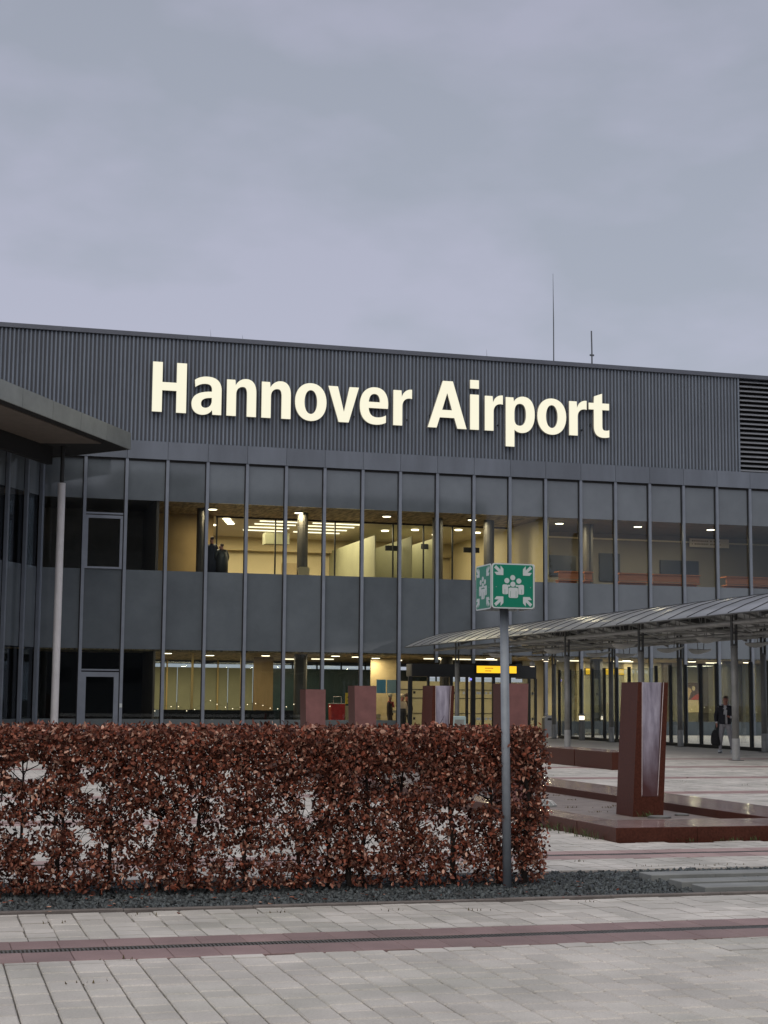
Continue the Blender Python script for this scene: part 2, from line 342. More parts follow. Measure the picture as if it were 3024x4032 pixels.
# red bands: first band built slab by slab, the further ones as one field
for i in range(-12, 32):
    x0 = .69-.1+.306*i
    for ya, yb, dx in ((10.205, 10.575, .05), (10.725, 11.055, 0)):
        p = inview(x0+.15+dx, (ya+yb)/2)
        m = MB().cbox(-.1515, .1515, -(yb-ya)/2+.002, (yb-ya)/2-.002, -.065, 0, .004)
        key = ('r', ya)
        if key not in PMESH: PMESH[key] = m.mesh('red_slab', 'redp')
        add('red_slab', PMESH[key], plaza, (x0+.153+dx, (ya+yb)/2, rr.uniform(-.0015, .001)))
rf = MB(); k = 1
while 10.63+5.33*k < 46:
    yc = 10.63+5.33*k
    for i in range(-12, 120):
        x0 = .59+.306*i
        if x0 > yc*.58+2.5: break
        for ya, yb in ((yc-.43, yc-.055), (yc+.095, yc+.43)):
            if blocked(x0, x0+.306, ya, yb): continue
            z = rr.uniform(-.002, .001)
            rf.poly([(x0+.003,ya+.003,-.06),(x0+.303,ya+.003,-.06),(x0+.303,yb-.003,-.06),(x0+.003,yb-.003,-.06),(x0+.003,ya+.003,z),(x0+.303,ya+.003,z),(x0+.303,yb-.003,z),(x0+.003,yb-.003,z)], [(4,5,6,7),(0,1,5,4),(1,2,6,5),(2,3,7,6),(3,0,4,7)])
    k += 1
kind(put('red_slab_field', rf, 'redpi', plaza), 'stuff')
# slotted drains
def drain(yc, label, full):
    t = empty('drainage_channel', (3, yc, 0), label, 'drain')
    f = MB().box(-3, 9, yc-.055, yc-.046, -.06, -.001).box(-3, 9, yc+.076, yc+.085, -.06, -.001); put('channel_rim', f, 'grate', t)
    if full:
        s = MB().box(-.0065, .0065, -.046, .076, -.03, -.003).mesh('grate_bar', 'grate')
        for i in range(260):
            add('grate_bar', s, t, (.35+.0265*i, yc, 0))
    else:
        s = MB()
        for i in range(240): s.box(4.5+.03*i-.008, 4.5+.03*i+.008, yc-.046, yc+.076, -.03, -.003)
        kind(put('grate_bar_row', s, 'grate', t), 'stuff')
drain(10.63, 'slotted metal drain between red slabs in the foreground', True)
drain(15.96, 'slotted metal drain in the red band before the granite basin', False)

# gravel bed with edging
bed = kind(put('gravel_bed', MB().poly([(-3.5,12.50,-.035),(12,12.50,-.035),(12,14.46,-.035),(-3.5,14.46,-.035)], [(0,1,2,3)]), 'bedsoil'), 'structure', 'strip of dark slate gravel under the hedge')
em = MB().cbox(-.498, .498, -.03, .03, -.1, .018, .006).mesh('edging_stone', 'edging')
for i in range(15):
    for y in (12.46, 14.49): add('edging_stone', em, bed, (-3+i, y, rr.uniform(-.003, .003) + (0 if y < 13 else -.03)))
def rand_rot(n):
    q = RNG.normal(size=(n, 4)); q /= np.linalg.norm(q, axis=1)[:, None]; w, x, y, z = q.T
    return np.stack([np.stack([1-2*(y*y+z*z), 2*(x*y-z*w), 2*(x*z+y*w)], -1), np.stack([2*(x*y+z*w), 1-2*(x*x+z*z), 2*(y*z-x*w)], -1), np.stack([2*(x*z-y*w), 2*(y*z+x*w), 1-2*(x*x+y*y)], -1)], 1)
def big_mesh(name, V, Fq, mats, colors=None, smooth=False):
    me = bpy.data.meshes.new(name); me.vertices.add(len(V)); me.vertices.foreach_set('co', V.astype(np.float32).ravel())
    k = Fq.shape[1]; me.loops.add(Fq.size); me.loops.foreach_set('vertex_index', Fq.astype(np.int32).ravel())
    me.polygons.add(len(Fq)); me.polygons.foreach_set('loop_start', np.arange(0, Fq.size, k, dtype=np.int32)); me.polygons.foreach_set('loop_total', np.full(len(Fq), k, dtype=np.int32))
    for m in mats: me.materials.append(PM[m])
    me.update(calc_edges=True)
    if colors is not None:
        a = me.attributes.new('leaf_colour', 'FLOAT_COLOR', 'POINT'); a.data.foreach_set('color', colors.astype(np.float32).ravel())
    return me
n = 27000
cube = np.array([(-1,-1,-1),(1,-1,-1),(1,1,-1),(-1,1,-1),(-1,-1,1),(1,-1,1),(1,1,1),(-1,1,1)], float)
cq = np.array([(0,3,2,1),(4,5,6,7),(0,1,5,4),(1,2,6,5),(2,3,7,6),(3,0,4,7)])
loc = np.stack([RNG.uniform(-1.2, 9.3, n), RNG.uniform(12.51, 14.45, n), RNG.uniform(-.04, -.006, n)], -1)
sc = RNG.uniform(.007, .020, (n, 1, 1))*np.array([1.35, 1.0, .55])*RNG.uniform(.7, 1.3, (n, 1, 3))
V = cube[None]*sc*RNG.uniform(.55, 1.15, (n, 8, 3)); V = np.einsum('nij,nkj->nki', rand_rot(n), V) + loc[:, None]
Fq = (cq[None] + 8*np.arange(n)[:, None, None]).reshape(-1, 4)
kind(add('slate_chips', big_mesh('slate_chips', V.reshape(-1, 3), Fq, ['chip']), bed), 'stuff')
# three rows of grey stepping slabs
for i, (y0, x0, lab) in enumerate(((13.57, 6.40, 'rearmost grey stone slab strip laid in the gravel bed'), (12.99, 6.42, 'middle grey stone slab strip laid in the gravel bed'), (12.55, 6.42, 'front grey stone slab strip beside the paving edge'))):
    t = empty('slab_strip', (x0, y0, 0), lab, 'stone slab', 'slab strips in the gravel')
    for j in range(6): put('slab', MB().cbox(0, .647, 0, .26, -.08, .05, .006), 'slab', t, (x0+j*.65, y0, rr.uniform(-.004, .004)))

# ================================================================== TERMINAL BUILDING
D = 74.0; MX0, MS = 6.63, 1.8911
def mx(k): return MX0+MS*k
KA, KB = -1, 22
Z_S, Z_W1, Z_B2, Z_T2, Z_F0, Z_F1, Z_C, Z_R = .68, 3.87, 7.52, 10.78, 12.71, 13.55, 18.51, 18.72
tb = empty('terminal_building', (22, D, 0), 'long dark grey airport terminal with ribbed upper wall and lit windows', 'building')
put('cladding_wall', MB().box(-12, 40.12, D, D+.25, Z_F1-.02, Z_C), 'cladback', tb)
rb = MB().prism([(-.055,0),(-.034,-.055),(.034,-.055),(.055,0)], 2, Z_F1+.005, Z_C-.01).mesh('cladding_rib', 'clad')
for i in range(214): add('cladding_rib', rb, tb, (.0+.1885*i+.02, D-.002, 0))
rw = MB()
for i in range(1, 64): rw.prism([(-.1885*i+.02-.055, D-.002),(-.1885*i+.02-.034, D-.057),(-.1885*i+.02+.034, D-.057),(-.1885*i+.02+.055, D-.002)], 2, Z_F1+.005, Z_C-.01)
kind(put('cladding_rib_row', rw, 'clad', tb), 'stuff')
for i in range(11):
    put('roof_cap', MB().box(-12+5.8*i+.004, -12+5.8*(i+1)-.004, D-.16, D+.6, Z_C, Z_R), 'cap', tb)
put('roof_slab', MB().box(-12, 52, D+.6, D+30, Z_C-.4, Z_C), 'cap', tb)
put('rear_wall', MB().box(-12, 52, D+29.7, D+30, 4.2, Z_C-.4), 'brown', tb)
put('side_wall', MB().box(-12.3, -12, D, D+30, 0, Z_C), 'brown', tb); put('side_wall', MB().box(52, 52.3, D, D+30, 0, Z_C), 'brown', tb)
put('upper_floor_slab', MB().box(-12, 52, D+.12, D+29.7, Z_W1+.02, 7.30), 'brown', tb)
put('attic_slab', MB().box(-12, 52, D+.12, D+29.7, 10.84, 11.1), 'brown', tb)
put('hall_floor', MB().box(-12, 52, D+.02, D+29.7, -.05, .02), 'hallfloor', tb)
# louvre field at the right
put('louvre_back', MB().box(40.14, 52, D+.3, D+.4, Z_F1, Z_C), 'black', tb)
put('louvre_frame', MB().box(40.10, 40.17, D-.08, D+.3, Z_F1, Z_C), 'clad', tb)
for i in range(20):
    z = Z_F1+.12+.247*i
    put('louvre_slat', MB().prism([(D-.06, z-.05), (D-.05, z-.07), (D+.14, z+.05), (D+.13, z+.07)], 0, 40.18, 52), 'louvre', tb)
pan = {}
def shared(key, fn):
    if key not in pan: pan[key] = fn()
    return pan[key]
for k in range(-7, KB):
    x = mx(k)
    add('fascia_panel', shared('fp', lambda: MB().box(.008, MS-.008, -.17, .0, Z_F0, Z_F1).mesh('fascia_panel', 'fascia')), tb, (x, D, 0))
put('shadow_gap', MB().box(-7, 49, D-.06, D+.1, Z_F0-.09, Z_F0-.002), 'shade_strip', tb)
for k in range(KA, KB):
    x = mx(k)
    add('upper_spandrel', shared('us', lambda: MB().box(.02, MS-.02, .02, .08, Z_T2, Z_F0-.09).mesh('upper_spandrel', 'spandrel')), tb, (x, D, 0))
    add('middle_spandrel', shared('ms', lambda: MB().box(.02, MS-.02, .02, .08, Z_W1, Z_B2).mesh('middle_spandrel', 'spandrel')), tb, (x, D, 0))
    add('upper_window_pane', shared('up', lambda: MB().box(.02, MS-.02, .035, .055, Z_B2+.003, Z_T2-.003).mesh('upper_window_pane', 'glass')), tb, (x, D, 0))
    if k not in (8, 9, 10, 11):
        add('ground_window_pane', shared('gp', lambda: MB().box(.02, MS-.02, .035, .055, Z_S+.003, Z_W1-.003).mesh('ground_window_pane', 'glass')), tb, (x, D, 0))
        add('base_panel', shared('bp', lambda: MB().box(.02, MS-.02, .02, .10, 0, Z_S).mesh('base_panel', 'base')), tb, (x, D, 0))
for k in range(KA, KB+1):
    z0 = 3.45 if k in (9, 10, 11) else 0
    m = add('mullion', shared(('mu', z0), lambda: MB().box(-.055, .085, -.13, .015, z0, Z_F0-.002).mesh('mullion', 'mullion')), tb, (mx(k), D, 0))
    add('shade_strip', shared(('ga', z0), lambda: MB().box(-.095, -.058, -.03, .018, z0, Z_F0-.002).mesh('shade_strip', 'shade_strip')), m, (mx(k), D, 0))  # black strip stands in for the shadow side left of each mullion
# openable window and side door in the bay left of the lit rooms
fr = MB(); x0, x1 = mx(0)+.09, mx(1)-.1
for (a, b, c, d) in ((x0, x1, 10.05, 10.13), (x0, x1, 9.86, 10.0), (x0, x0+.12, 7.62, 9.86), (x1-.12, x1, 7.62, 9.86), (x0, x1, 7.53, 7.62)): fr.box(a, b, D-.07, D+.015, c, d)
put('window_frame', fr, 'mullion', tb)
fr = MB()
for (a, b, c, d) in ((x0, x1, 2.86, 2.93), (x0, x1, 2.58, 2.80), (x0, x0+.22, .30, 2.58), (x1-.22, x1, .30, 2.58), (x0, x1, .02, .30)): fr.box(a, b, D-.09, D+.012, c, d)
put('side_door_frame', fr, 'mullion', tb)
put('door_notice', MB().box(mx(1)-.045, mx(1)+.075, D-.15, D-.131, 1.20, 1.38), 'white', tb)
# ---- interior, upper floor
HX0, HX1 = mx(2)-.3, mx(12)+.25
put('dark_room_wall', MB().box(HX0-.12, HX0, D+.15, D+29, 7.3, 10.84), 'brown', tb)
put('dark_room_back', MB().box(-12, HX0-.12, D+5, D+5.1, 7.3, 10.84), 'brown', tb)
put('corridor_ceiling', MB().box(HX0, HX1, D+.13, D+5.4, 10.80, 10.838), 'perf', tb); put('hall_ceiling', MB().box(HX1, 52, D+.13, D+6.4, 10.80, 10.838), 'hallceil', tb)
put('room_ceiling', MB().box(HX0, HX1, D+5.5, D+16, 10.86-.06, 10.838), 'ceil', tb)
put('room_back_wall', MB().box(HX0, HX1, D+16, D+16.1, 7.3, 10.8), 'cream', tb)
put('room_divider', MB().box(HX1, HX1+.12, D+.4, D+16, 7.3, 10.8), 'cream', tb)
put('brown_side_wall', MB().box(HX0, 13.55, D+5.2, D+5.3, 7.3, 10.8), mat('tan_wall', (.42, .29, .12), .6, var=.15, nscale=.7), tb)
put('bulkhead', MB().box(13.6, HX1, D+15.3, D+15.9, 10.05, 10.8), 'bulk', tb)
for x in (13.75, 16.77, 18.31, 19.9, 23.01, 24.67, 26.26, 28.1):
    put('partition_post', MB().box(x-.035, x+.035, D+5.36, D+5.44, 7.3, 10.8), 'dark', tb)
put('partition_rail', MB().box(13.7, HX1, D+5.37, D+5.43, 10.72, 10.80), 'dark', tb)
for x in (12.55, 17.55, 24.55, 27.3, 32.75):
    put('column', MB().lathe([(.27, 7.3), (.27, 10.8)], (x, D+2.6, 0), 14), 'column', tb)
for x in (22.2, 24.2, 25.6):
    put('glass_partition', MB().box(x, x+.04, D+6, D+15.9, 7.3, 10.2), 'olive', tb)
put('ventilation_box', MB().box(17.0, 18.3, D+9, D+9.8, 9.85, 10.45), 'olive', tb)
for x, z, m_ in ((23.2, 9.55, 'dark'), (25.2, 9.7, 'screen'), (27.6, 9.6, 'dark')): put('hanging_sign', MB().box(x, x+.9, D+7.5, D+7.56, z, z+.28), m_, tb)
for x in (14.6, 19.4): put('office_door', MB().box(x, x+1.0, D+15.92, D+15.98, 7.3, 9.45), 'ochre', tb)
put('hall_back_wall', MB().box(HX1+.12, 52, D+6.4, D+6.5, 7.3, 10.8), 'greyhall', tb)
put('hall_wall_strip', MB().box(HX1+.2, 52, D+6.32, D+6.39, 10.46, 10.54), 'ceil', tb)
for a, b, c, d in ((31.9, 33.6, 8.40, 9.50), (38.64, 40.94, 8.40, 9.44), (35.0, 36.2, 8.2, 9.7)):
    put('wall_screen', MB().box(a, b, D+6.25, D+6.39, c, d), 'screen', tb)
CL = ['leftmost orange wood counter behind the upper windows', 'narrow orange wood counter beside the pillar upstairs', 'orange wood counter in the upper hall left of the wide one', 'widest orange wood counter in the upper hall', 'orange wood counter near the right edge upstairs']
for (a, b), l in zip(((30.76, 31.85), (32.16, 32.6), (34.1, 35.75), (36.0, 38.65), (40.2, 43.2)), CL):
    t = empty('counter', ((a+b)/2, D+2, 7.3), l, 'counter', 'orange counters upstairs')
    put('counter_top', MB().box(a-.03, b+.03, D+1.6, D+2.3, 8.20, 8.26), 'orange', t)
    put('counter_front', MB().box(a, b, D+1.7, D+1.75, 7.86, 8.20), 'orange', t); put('counter_shelf', MB().box(a, b, D+1.62, D+2.2, 7.76, 7.82), 'orange', t); put('counter_base', MB().box(a+.05, b-.05, D+1.9, D+2.2, 7.3, 7.76), 'orange', t)
t = empty('banner', (41.5, D+6, 10.1), 'beige paper banner with two lines of lettering upstairs', 'banner')
put('banner_sheet', MB().box(40.26, 42.68, D+5.98, D+6.0, 10.20, 10.68), 'banner', t)
bm_ = MB()
for j, (z, a, b) in enumerate(((10.50, 40.4, 42.1), (10.33, 40.4, 42.2))):
    x = a; r_ = random.Random(j)
    while x < b: w = r_.uniform(.04, .11); bm_.box(x, x+w, D+5.974, D+5.979, z, z+.085); x += w+(.03 if r_.random() < .8 else .12)
put('banner_lettering', bm_, 'bannermark', t)
# round lamps upstairs (real positions in one row over the window)
LM = MB().lathe([(.0, .0), (.20, .0), (.22, .03), (.22, .07)], n=20).mesh('diffuser', 'lampwarm'); RM = MB().lathe([(.25, .02), (.26, .075)], n=20).mesh('lamp_rim', 'dark')
UL = ['over the standing person', 'second from the left upstairs', 'third from the left upstairs', 'above the mullion left of the green sign', 'above the left orange counter', 'above the middle orange counters', 'furthest right in the upper hall']
for x, l, w in zip((12.98, 17.25, 21.75, 26.25, 31.0, 35.4, 39.6), UL, (150, 120, 120, 130, 170, 170, 170)):
    t = empty('ceiling_lamp', (x, D+2.2, 10.72), 'round glowing ceiling lamp '+l, 'lamp', 'round lamps along the upper window')
    add('diffuser', LM, t, (x, D+2.2, 10.72)); add('lamp_rim', RM, t, (x, D+2.2, 10.72))
    arealamp('lamp_light', (x, D+2.2, 10.70), .4, .4, w, WARM, t)
# strip lights in the rooms
for x0, x1, sd_ in ((16.2, 18.4, 'left'), (19.0, 21.6, 'right')):
    for y, nt in ((6.6, 'nearest'), (8.0, 'second nearest'), (9.6, 'third nearest'), (11.2, 'furthest')):
        t = tag(put('strip_light', MB().box(0, x1-x0, -.05, .05, 0, .05), 'tube', None, (x0, D+y, 10.74)), f'slim strip light in the cream office, {nt} to the window, {sd_} half', 'lamp', 'strip lights in the cream office')
for x, y, l in ((14.4, 6.3, 'nearest of the slanting row right of the standing person'), (14.6, 7.0, 'second of the slanting row right of the standing person'), (14.8, 7.7, 'third of the slanting row right of the standing person'), (15.0, 8.4, 'last of the slanting row right of the standing person'), (14.2, 9.4, 'deep in the room behind the standing person'), (23.6, 9.0, 'leftmost in the olive rooms left of the green sign'), (25.0, 8.0, 'second from left in the olive rooms'), (27.2, 7.2, 'nearest above the green sign'), (28.6, 8.2, 'at the right wall above the green sign'), (26.8, 10, 'furthest back above the green sign')):
    tag(add('downlight', MB().lathe([(.0, 0), (.2, 0), (.2, .05)], n=14).mesh('downlight', 'lampwarm'), None, (x, D+y, 10.745)), 'upstairs downlight, '+l, 'lamp', 'downlights deep in the upper rooms')
for x, w in ((15.5, 560), (20.5, 580), (25.8, 400)): arealamp('office_light', (x, D+10, 10.70), 4, 7, w, WARM)
# ---- interior, ground floor
put('entrance_ceiling', MB().box(-12, 52, D+.13, D+17, Z_W1-.06, Z_W1+.018), 'perf', tb)
put('left_room_divider', MB().box(HX0-.1, HX0, D+.2, D+17, 0, Z_W1-.06), 'brown', tb); put('left_room_back', MB().box(-12, HX0-.1, D+4, D+4.1, 0, Z_W1-.06), 'black', tb)
put('rear_plinth', MB().box(HX0, 52, D+16.6, D+16.7, 0, .62), 'dark', tb)
for i in range(10):
    a = HX0+.6+1.45*i
    if i < 6: put('frosted_panel', MB().box(a+.02, a+1.43, D+16.6, D+16.66, 1.0, 3.40), 'olive', tb)
for i in range(26): put('rear_mullion', MB().box(HX0+1.45*i-.04, HX0+1.45*i+.04, D+16.5, D+16.6, 0, Z_W1-.06), 'dark' if i > 6 else 'goldpost', tb)
put('rear_glazing', MB().box(HX0, 52, D+16.72, D+16.74, .62, Z_W1-.06), 'glass', tb)
put('dark_rear_panel', MB().box(18.6, 28.5, D+16.4, D+16.48, .0, 3.40), 'teal', tb)
put('bench_board', MB().box(HX0+.6, 17.2, D+2.2, D+2.6, .02, 1.10), 'black', tb)
for x in (12.3, 14.7): put('brass_post', MB().box(x-.05, x+.05, D+3.0, D+3.1, 0, Z_W1-.06), 'goldpost', tb)
for x in (17.45, 24.9, 33.0, 40.5): put('column', MB().lathe([(.33, 0), (.33, Z_W1-.06)], (x, D+2.2, 0), 14), 'column', tb)
put('tan_side_wall', MB().box(15.9, 16.9, D+6, D+6.1, 0, 3.75), 'goldbrown', tb)
put('lobby_wall', MB().box(21.9, 23.4, D+5.5, D+5.6, 0, Z_W1-.06), 'ochre', tb)
put('lobby_screen', MB().box(23.4, 31.0, D+7.5, D+7.6, 0, 2.65), mat('pale_lobby_panel', (.46, .42, .27), .6, var=.06, nscale=1), tb)
for z in (.95, 1.75, 2.2): put('lobby_rail', MB().box(23.4, 31, D+7.46, D+7.49, z, z+.03), 'dark', tb)
put('hall_wall', MB().box(31, 52, D+7.5, D+7.6, 0, Z_W1-.06), mat('beige_hall_wall', (.40, .37, .27), .6, var=.12, nscale=.5), tb)
for x in (32.2, 34.0, 36.8, 39.2, 41.4, 43.5): put('hall_pilaster', MB().box(x, x+.5, D+7.2, D+7.5, 0, Z_W1-.06), 'brown' if int(x) % 2 else 'cream', tb)
GL = [(10.95, 2.2, 'first from the left on the ground floor'), (13.4, 4.6, 'right of the left frosted window'), (16.0, 3.6, 'behind the leftmost red pillar'), (19.2, 2.2, 'above the red waste container'), (20.5, 3.2, 'right of the one above the red container'), (22.0, 4.9, 'above the figure in the bobble hat'), (24.7, 2.3, 'left above the entrance doors'), (27.3, 2.4, 'above the yellow entrance sign'), (30.1, 2.0, 'behind the nearest walkway column'), (34.6, 2.0, 'above the inner yellow sign'), (38.3, 2.0, 'above the poster'), (41.5, 2.0, 'furthest right on the ground floor')]
for x, y, l in GL:
    t = empty('ceiling_lamp', (x, D+y, Z_W1-.13), 'round glowing ceiling lamp '+l, 'lamp', 'round lamps on the ground floor')
    add('diffuser', LM, t, (x, D+y, Z_W1-.13)); add('lamp_rim', RM, t, (x, D+y, Z_W1-.13))
    arealamp('lamp_light', (x, D+y, Z_W1-.15), .4, .4, 62 if x < 29 else 150, WARM, t)
for x, y, l in ((25.2, 5, 'left of three above the doors'), (26.6, 5, 'middle of three above the doors'), (28, 5, 'right of three above the doors'), (32.4, 4.5, 'left of the inner yellow sign'), (35.5, 4.5, 'right of the inner yellow sign'), (41, 4.5, 'above the poster'), (24, 9, 'behind the left door post'), (20.2, 9, 'behind the window notices'), (18.8, 10, 'deep behind the red container')):
    tag(put('strip_light', MB().box(-.6, .6, -.05, .05, 0, .05), 'tube', None, (x, D+y, Z_W1-.12)), 'short ground floor strip light '+l, 'lamp', 'strip lights in the arrivals hall')

for x, w in ((13, 250), (19, 170), (26, 60), (37, 170)): arealamp('hall_fill', (x, D+(12 if x < 24 else 5.5), Z_W1-.09), 5, 3, w, (1, .84, .58))  # added area lamps without fittings, brightening the dim depth of the hall
# ---- entrance vestibule
ev = empty('entrance_doors', (25.2, D-1, 0), 'dark framed glass entrance doors below the yellow lit sign', 'door')
put('header', MB().box(22.15, 27.70, D-1.0, D-.05, 2.77, 3.37), 'dark', ev)
put('header', MB().box(27.74, 28.50, D-.9, D-.05, 2.72, 3.36), 'dark', ev)
put('transom_pane', MB().box(22.15, 28.5, D-.5, D-.48, 3.38, 3.86), 'doorglass', ev)
for x, w in ((22.08, .09), (22.98, .05), (24.12, .08), (24.92, .05), (25.23, .11), (25.73, .05), (26.28, .06), (27.1, .06), (28.11, .05), (28.44, .05)):
    put('door_post', MB().box(x-w, x+w, D-1.01, D-.85, .0, 2.77 if x < 27.7 else 2.72), 'dark', ev)
for a, b in ((22.17, 22.93), (23.03, 24.04), (24.20, 24.87), (25.34, 25.68), (25.78, 26.22), (26.34, 27.04), (27.16, 28.06), (28.16, 28.39)):
    p = put('door_leaf', MB().box(a, b, D-.94, D-.92, .08, 2.70), 'doorglass', ev)
    for z in (.72, 1.95):
        put('sticker', MB().box(a+.06, a+.17, D-.957, D-.945, z, z+.12), 'dark' if a < 25.3 else 'white', p); put('sticker', MB().box(b-.16, b-.05, D-.957, D-.945, z, z+.12), 'white', p)
    put('bottom_rail', MB().box(a, b, D-.96, D-.90, .0, .10), 'goldpost' if a < 27 else 'dark', p)
put('sensor', MB().box(25.05, 25.13, D-1.05, D-1.012, 2.62, 2.70), 'blueled', ev)
put('door_step', MB().box(22, 30.2, D-1.6, D-.2, -.004, .035), 'slab', ev)
def lit_sign(x0, x1, y, z0, z1, lab):
    t = empty('lit_sign', ((x0+x1)/2, y, z0), lab, 'sign')
    put('sign_box', MB().box(x0-.03, x1+.03, y, y+.12, z0-.03, z1+.03), 'dark', t); put('sign_face', MB().box(x0, x1, y-.012, y-.002, z0, z1), 'yellow', t)
    lt = MB(); r_ = random.Random(5)
    for zz, n_ in ((z0+(z1-z0)*.60, 6), (z0+(z1-z0)*.22, 5)):
        x = x0+.42
        for q in range(n_): w = r_.uniform(.03, .06); lt.box(x, x+w, y-.016, y-.0125, zz, zz+.05); x += w+.018
    put('sign_lettering', lt, mat('sign_faint_lettering', (.95, .50, .03), .6), t)
lit_sign(25.35, 27.38, D-1.14, 2.97, 3.31, 'lit yellow sign above the entrance doors')
lit_sign(33.18, 35.34, D+4, 3.06, 3.37, 'lit yellow sign hanging inside behind the glass screen')

# ---- letters
def path(s):
    out, cur, pts = [], None, []
    tk = s.split(); i = 0
    while i < len(tk):
        c = tk[i]; i += 1
        if c == 'Z': out.append(pts); pts = []; continue
        if c in 'ML': p = (float(tk[i]), float(tk[i+1])); i += 2; pts.append(p); cur = p
        elif c == 'C':
            a = [float(q) for q in tk[i:i+6]]; i += 6
            for t in np.linspace(0, 1, 11)[1:]:
                u = 1-t; p = (u**3*cur[0]+3*u*u*t*a[0]+3*u*t*t*a[2]+t**3*a[4], u**3*cur[1]+3*u*u*t*a[1]+3*u*t*t*a[3]+t**3*a[5]); pts.append(p)
            cur = pts[-1]
    return out
def oval(cx, cy, rx, ry, k=.60):
    return f'M {cx+rx} {cy} C {cx+rx} {cy+ry*k} {cx+rx*k} {cy+ry} {cx} {cy+ry} C {cx-rx*k} {cy+ry} {cx-rx} {cy+ry*k} {cx-rx} {cy} C {cx-rx} {cy-ry*k} {cx-rx*k} {cy-ry} {cx} {cy-ry} C {cx+rx*k} {cy-ry} {cx+rx} {cy-ry*k} {cx+rx} {cy} Z '
GLY = dict(
 H='M 0 0 L .46 0 L .46 1.03 L 1.13 1.03 L 1.13 0 L 1.6 0 L 1.6 2.37 L 1.13 2.37 L 1.13 1.42 L .46 1.42 L .46 2.37 L 0 2.37 Z',
 n='M 0 0 L .45 0 L .45 1.05 C .45 1.30 .60 1.42 .77 1.42 C .92 1.42 .97 1.30 .97 1.05 L .97 0 L 1.42 0 L 1.42 1.15 C 1.42 1.58 1.24 1.81 .93 1.81 C .70 1.81 .52 1.68 .42 1.48 L .40 1.74 L 0 1.74 Z',
 o=oval(.775, .89, .775, .92)+oval(.775, .89, .31, .58),
 v='M 0 1.74 L .48 1.74 L .79 .50 L 1.06 1.74 L 1.53 1.74 L 1.03 .0 L .53 .0 Z',
 e='M 1.42 .78 L .45 .78 C .46 .48 .62 .33 .88 .33 C 1.05 .33 1.18 .37 1.32 .45 L 1.32 .09 C 1.17 .01 1.0 -.03 .80 -.03 C .28 -.03 0 .32 0 .88 C 0 1.46 .30 1.81 .76 1.81 C 1.20 1.81 1.43 1.50 1.43 .98 Z M .45 1.08 L 1.01 1.08 C 1.0 1.35 .91 1.48 .74 1.48 C .57 1.48 .47 1.34 .45 1.08 Z',
 r='M 0 0 L .46 0 L .46 .95 C .46 1.22 .62 1.36 .83 1.36 C .88 1.36 .91 1.355 .95 1.34 L .95 1.80 C .70 1.82 .52 1.68 .43 1.42 L .41 1.74 L 0 1.74 Z',
 a='M .14 1.62 C .30 1.75 .52 1.81 .74 1.81 C 1.20 1.81 1.42 1.58 1.42 1.16 L 1.42 0 L 1.0 0 L .98 .22 C .88 .06 .70 -.03 .50 -.03 C .20 -.03 0 .17 0 .48 C 0 .90 .33 1.08 .96 1.10 L .96 1.18 C .96 1.38 .86 1.46 .66 1.46 C .48 1.46 .32 1.40 .17 1.28 Z M .96 .80 C .62 .80 .45 .70 .45 .51 C .45 .38 .53 .31 .65 .31 C .83 .31 .96 .46 .96 .66 Z',
 A='M 0 0 L .46 0 L .62 .52 L 1.37 .52 L 1.53 0 L 2.01 0 L 1.29 2.35 L .77 2.35 Z M .74 .90 L 1.25 .90 L 1.0 1.75 Z',
 i='M 0 0 L .46 0 L .46 1.76 L 0 1.76 Z M 0 2.06 L .46 2.06 L .46 2.49 L 0 2.49 Z',
 p='M 0 -.74 L .46 -.74 L .46 .12 C .56 .02 .70 -.03 .85 -.03 C 1.28 -.03 1.54 .34 1.54 .92 C 1.54 1.48 1.32 1.81 .92 1.81 C .70 1.81 .53 1.70 .43 1.53 L .41 1.74 L 0 1.74 Z M .46 .95 C .46 1.28 .56 1.44 .76 1.44 C .97 1.44 1.07 1.26 1.07 .90 C 1.07 .52 .95 .33 .74 .33 C .55 .33 .46 .45 .46 .68 Z',
 t='M 0 1.38 L 0 1.72 L .28 1.72 L .30 2.06 L .74 2.22 L .74 1.72 L 1.12 1.72 L 1.12 1.38 L .74 1.38 L .74 .55 C .74 .38 .80 .33 .93 .33 C 1.0 .33 1.06 .34 1.12 .37 L 1.12 .0 C 1.02 -.03 .92 -.04 .82 -.04 C .46 -.04 .28 .14 .28 .52 L .28 1.38 Z')
def glyph_mesh(ch, depth=.16):
    cu = bpy.data.curves.new('glyph', 'CURVE'); cu.dimensions = '2D'; cu.fill_mode = 'BOTH'; cu.extrude = depth/2
    for pts in path(GLY[ch]):
        if hypot(pts[0][0]-pts[-1][0], pts[0][1]-pts[-1][1]) < 1e-5: pts = pts[:-1]
        s = cu.splines.new('POLY'); s.points.add(len(pts)-1); s.use_cyclic_u = True
        for q, p in zip(s.points, pts): q.co = (p[0], p[1], 0, 1)
    o = bpy.data.objects.new('glyph', cu); COL.objects.link(o)
    dg = bpy.context.evaluated_depsgraph_get(); me = bpy.data.meshes.new_from_object(o.evaluated_get(dg))
    bpy.data.objects.remove(o); bpy.data.curves.remove(cu)
    me.transform(Matrix.Rotation(pi/2, 4, 'X'))
    me.materials.clear(); me.materials.append(PM['letter']); me.materials.append(PM['letterside'])
    me.update()
    for p in me.polygons: p.material_index = 0 if p.normal.y < -.7 else 1; p.use_smooth = False
    return me
sg = empty('airport_sign', (21, D-.3, 14.93), 'large glowing letters reading Hannover Airport on the ribbed wall', 'sign')
gm_ = {}
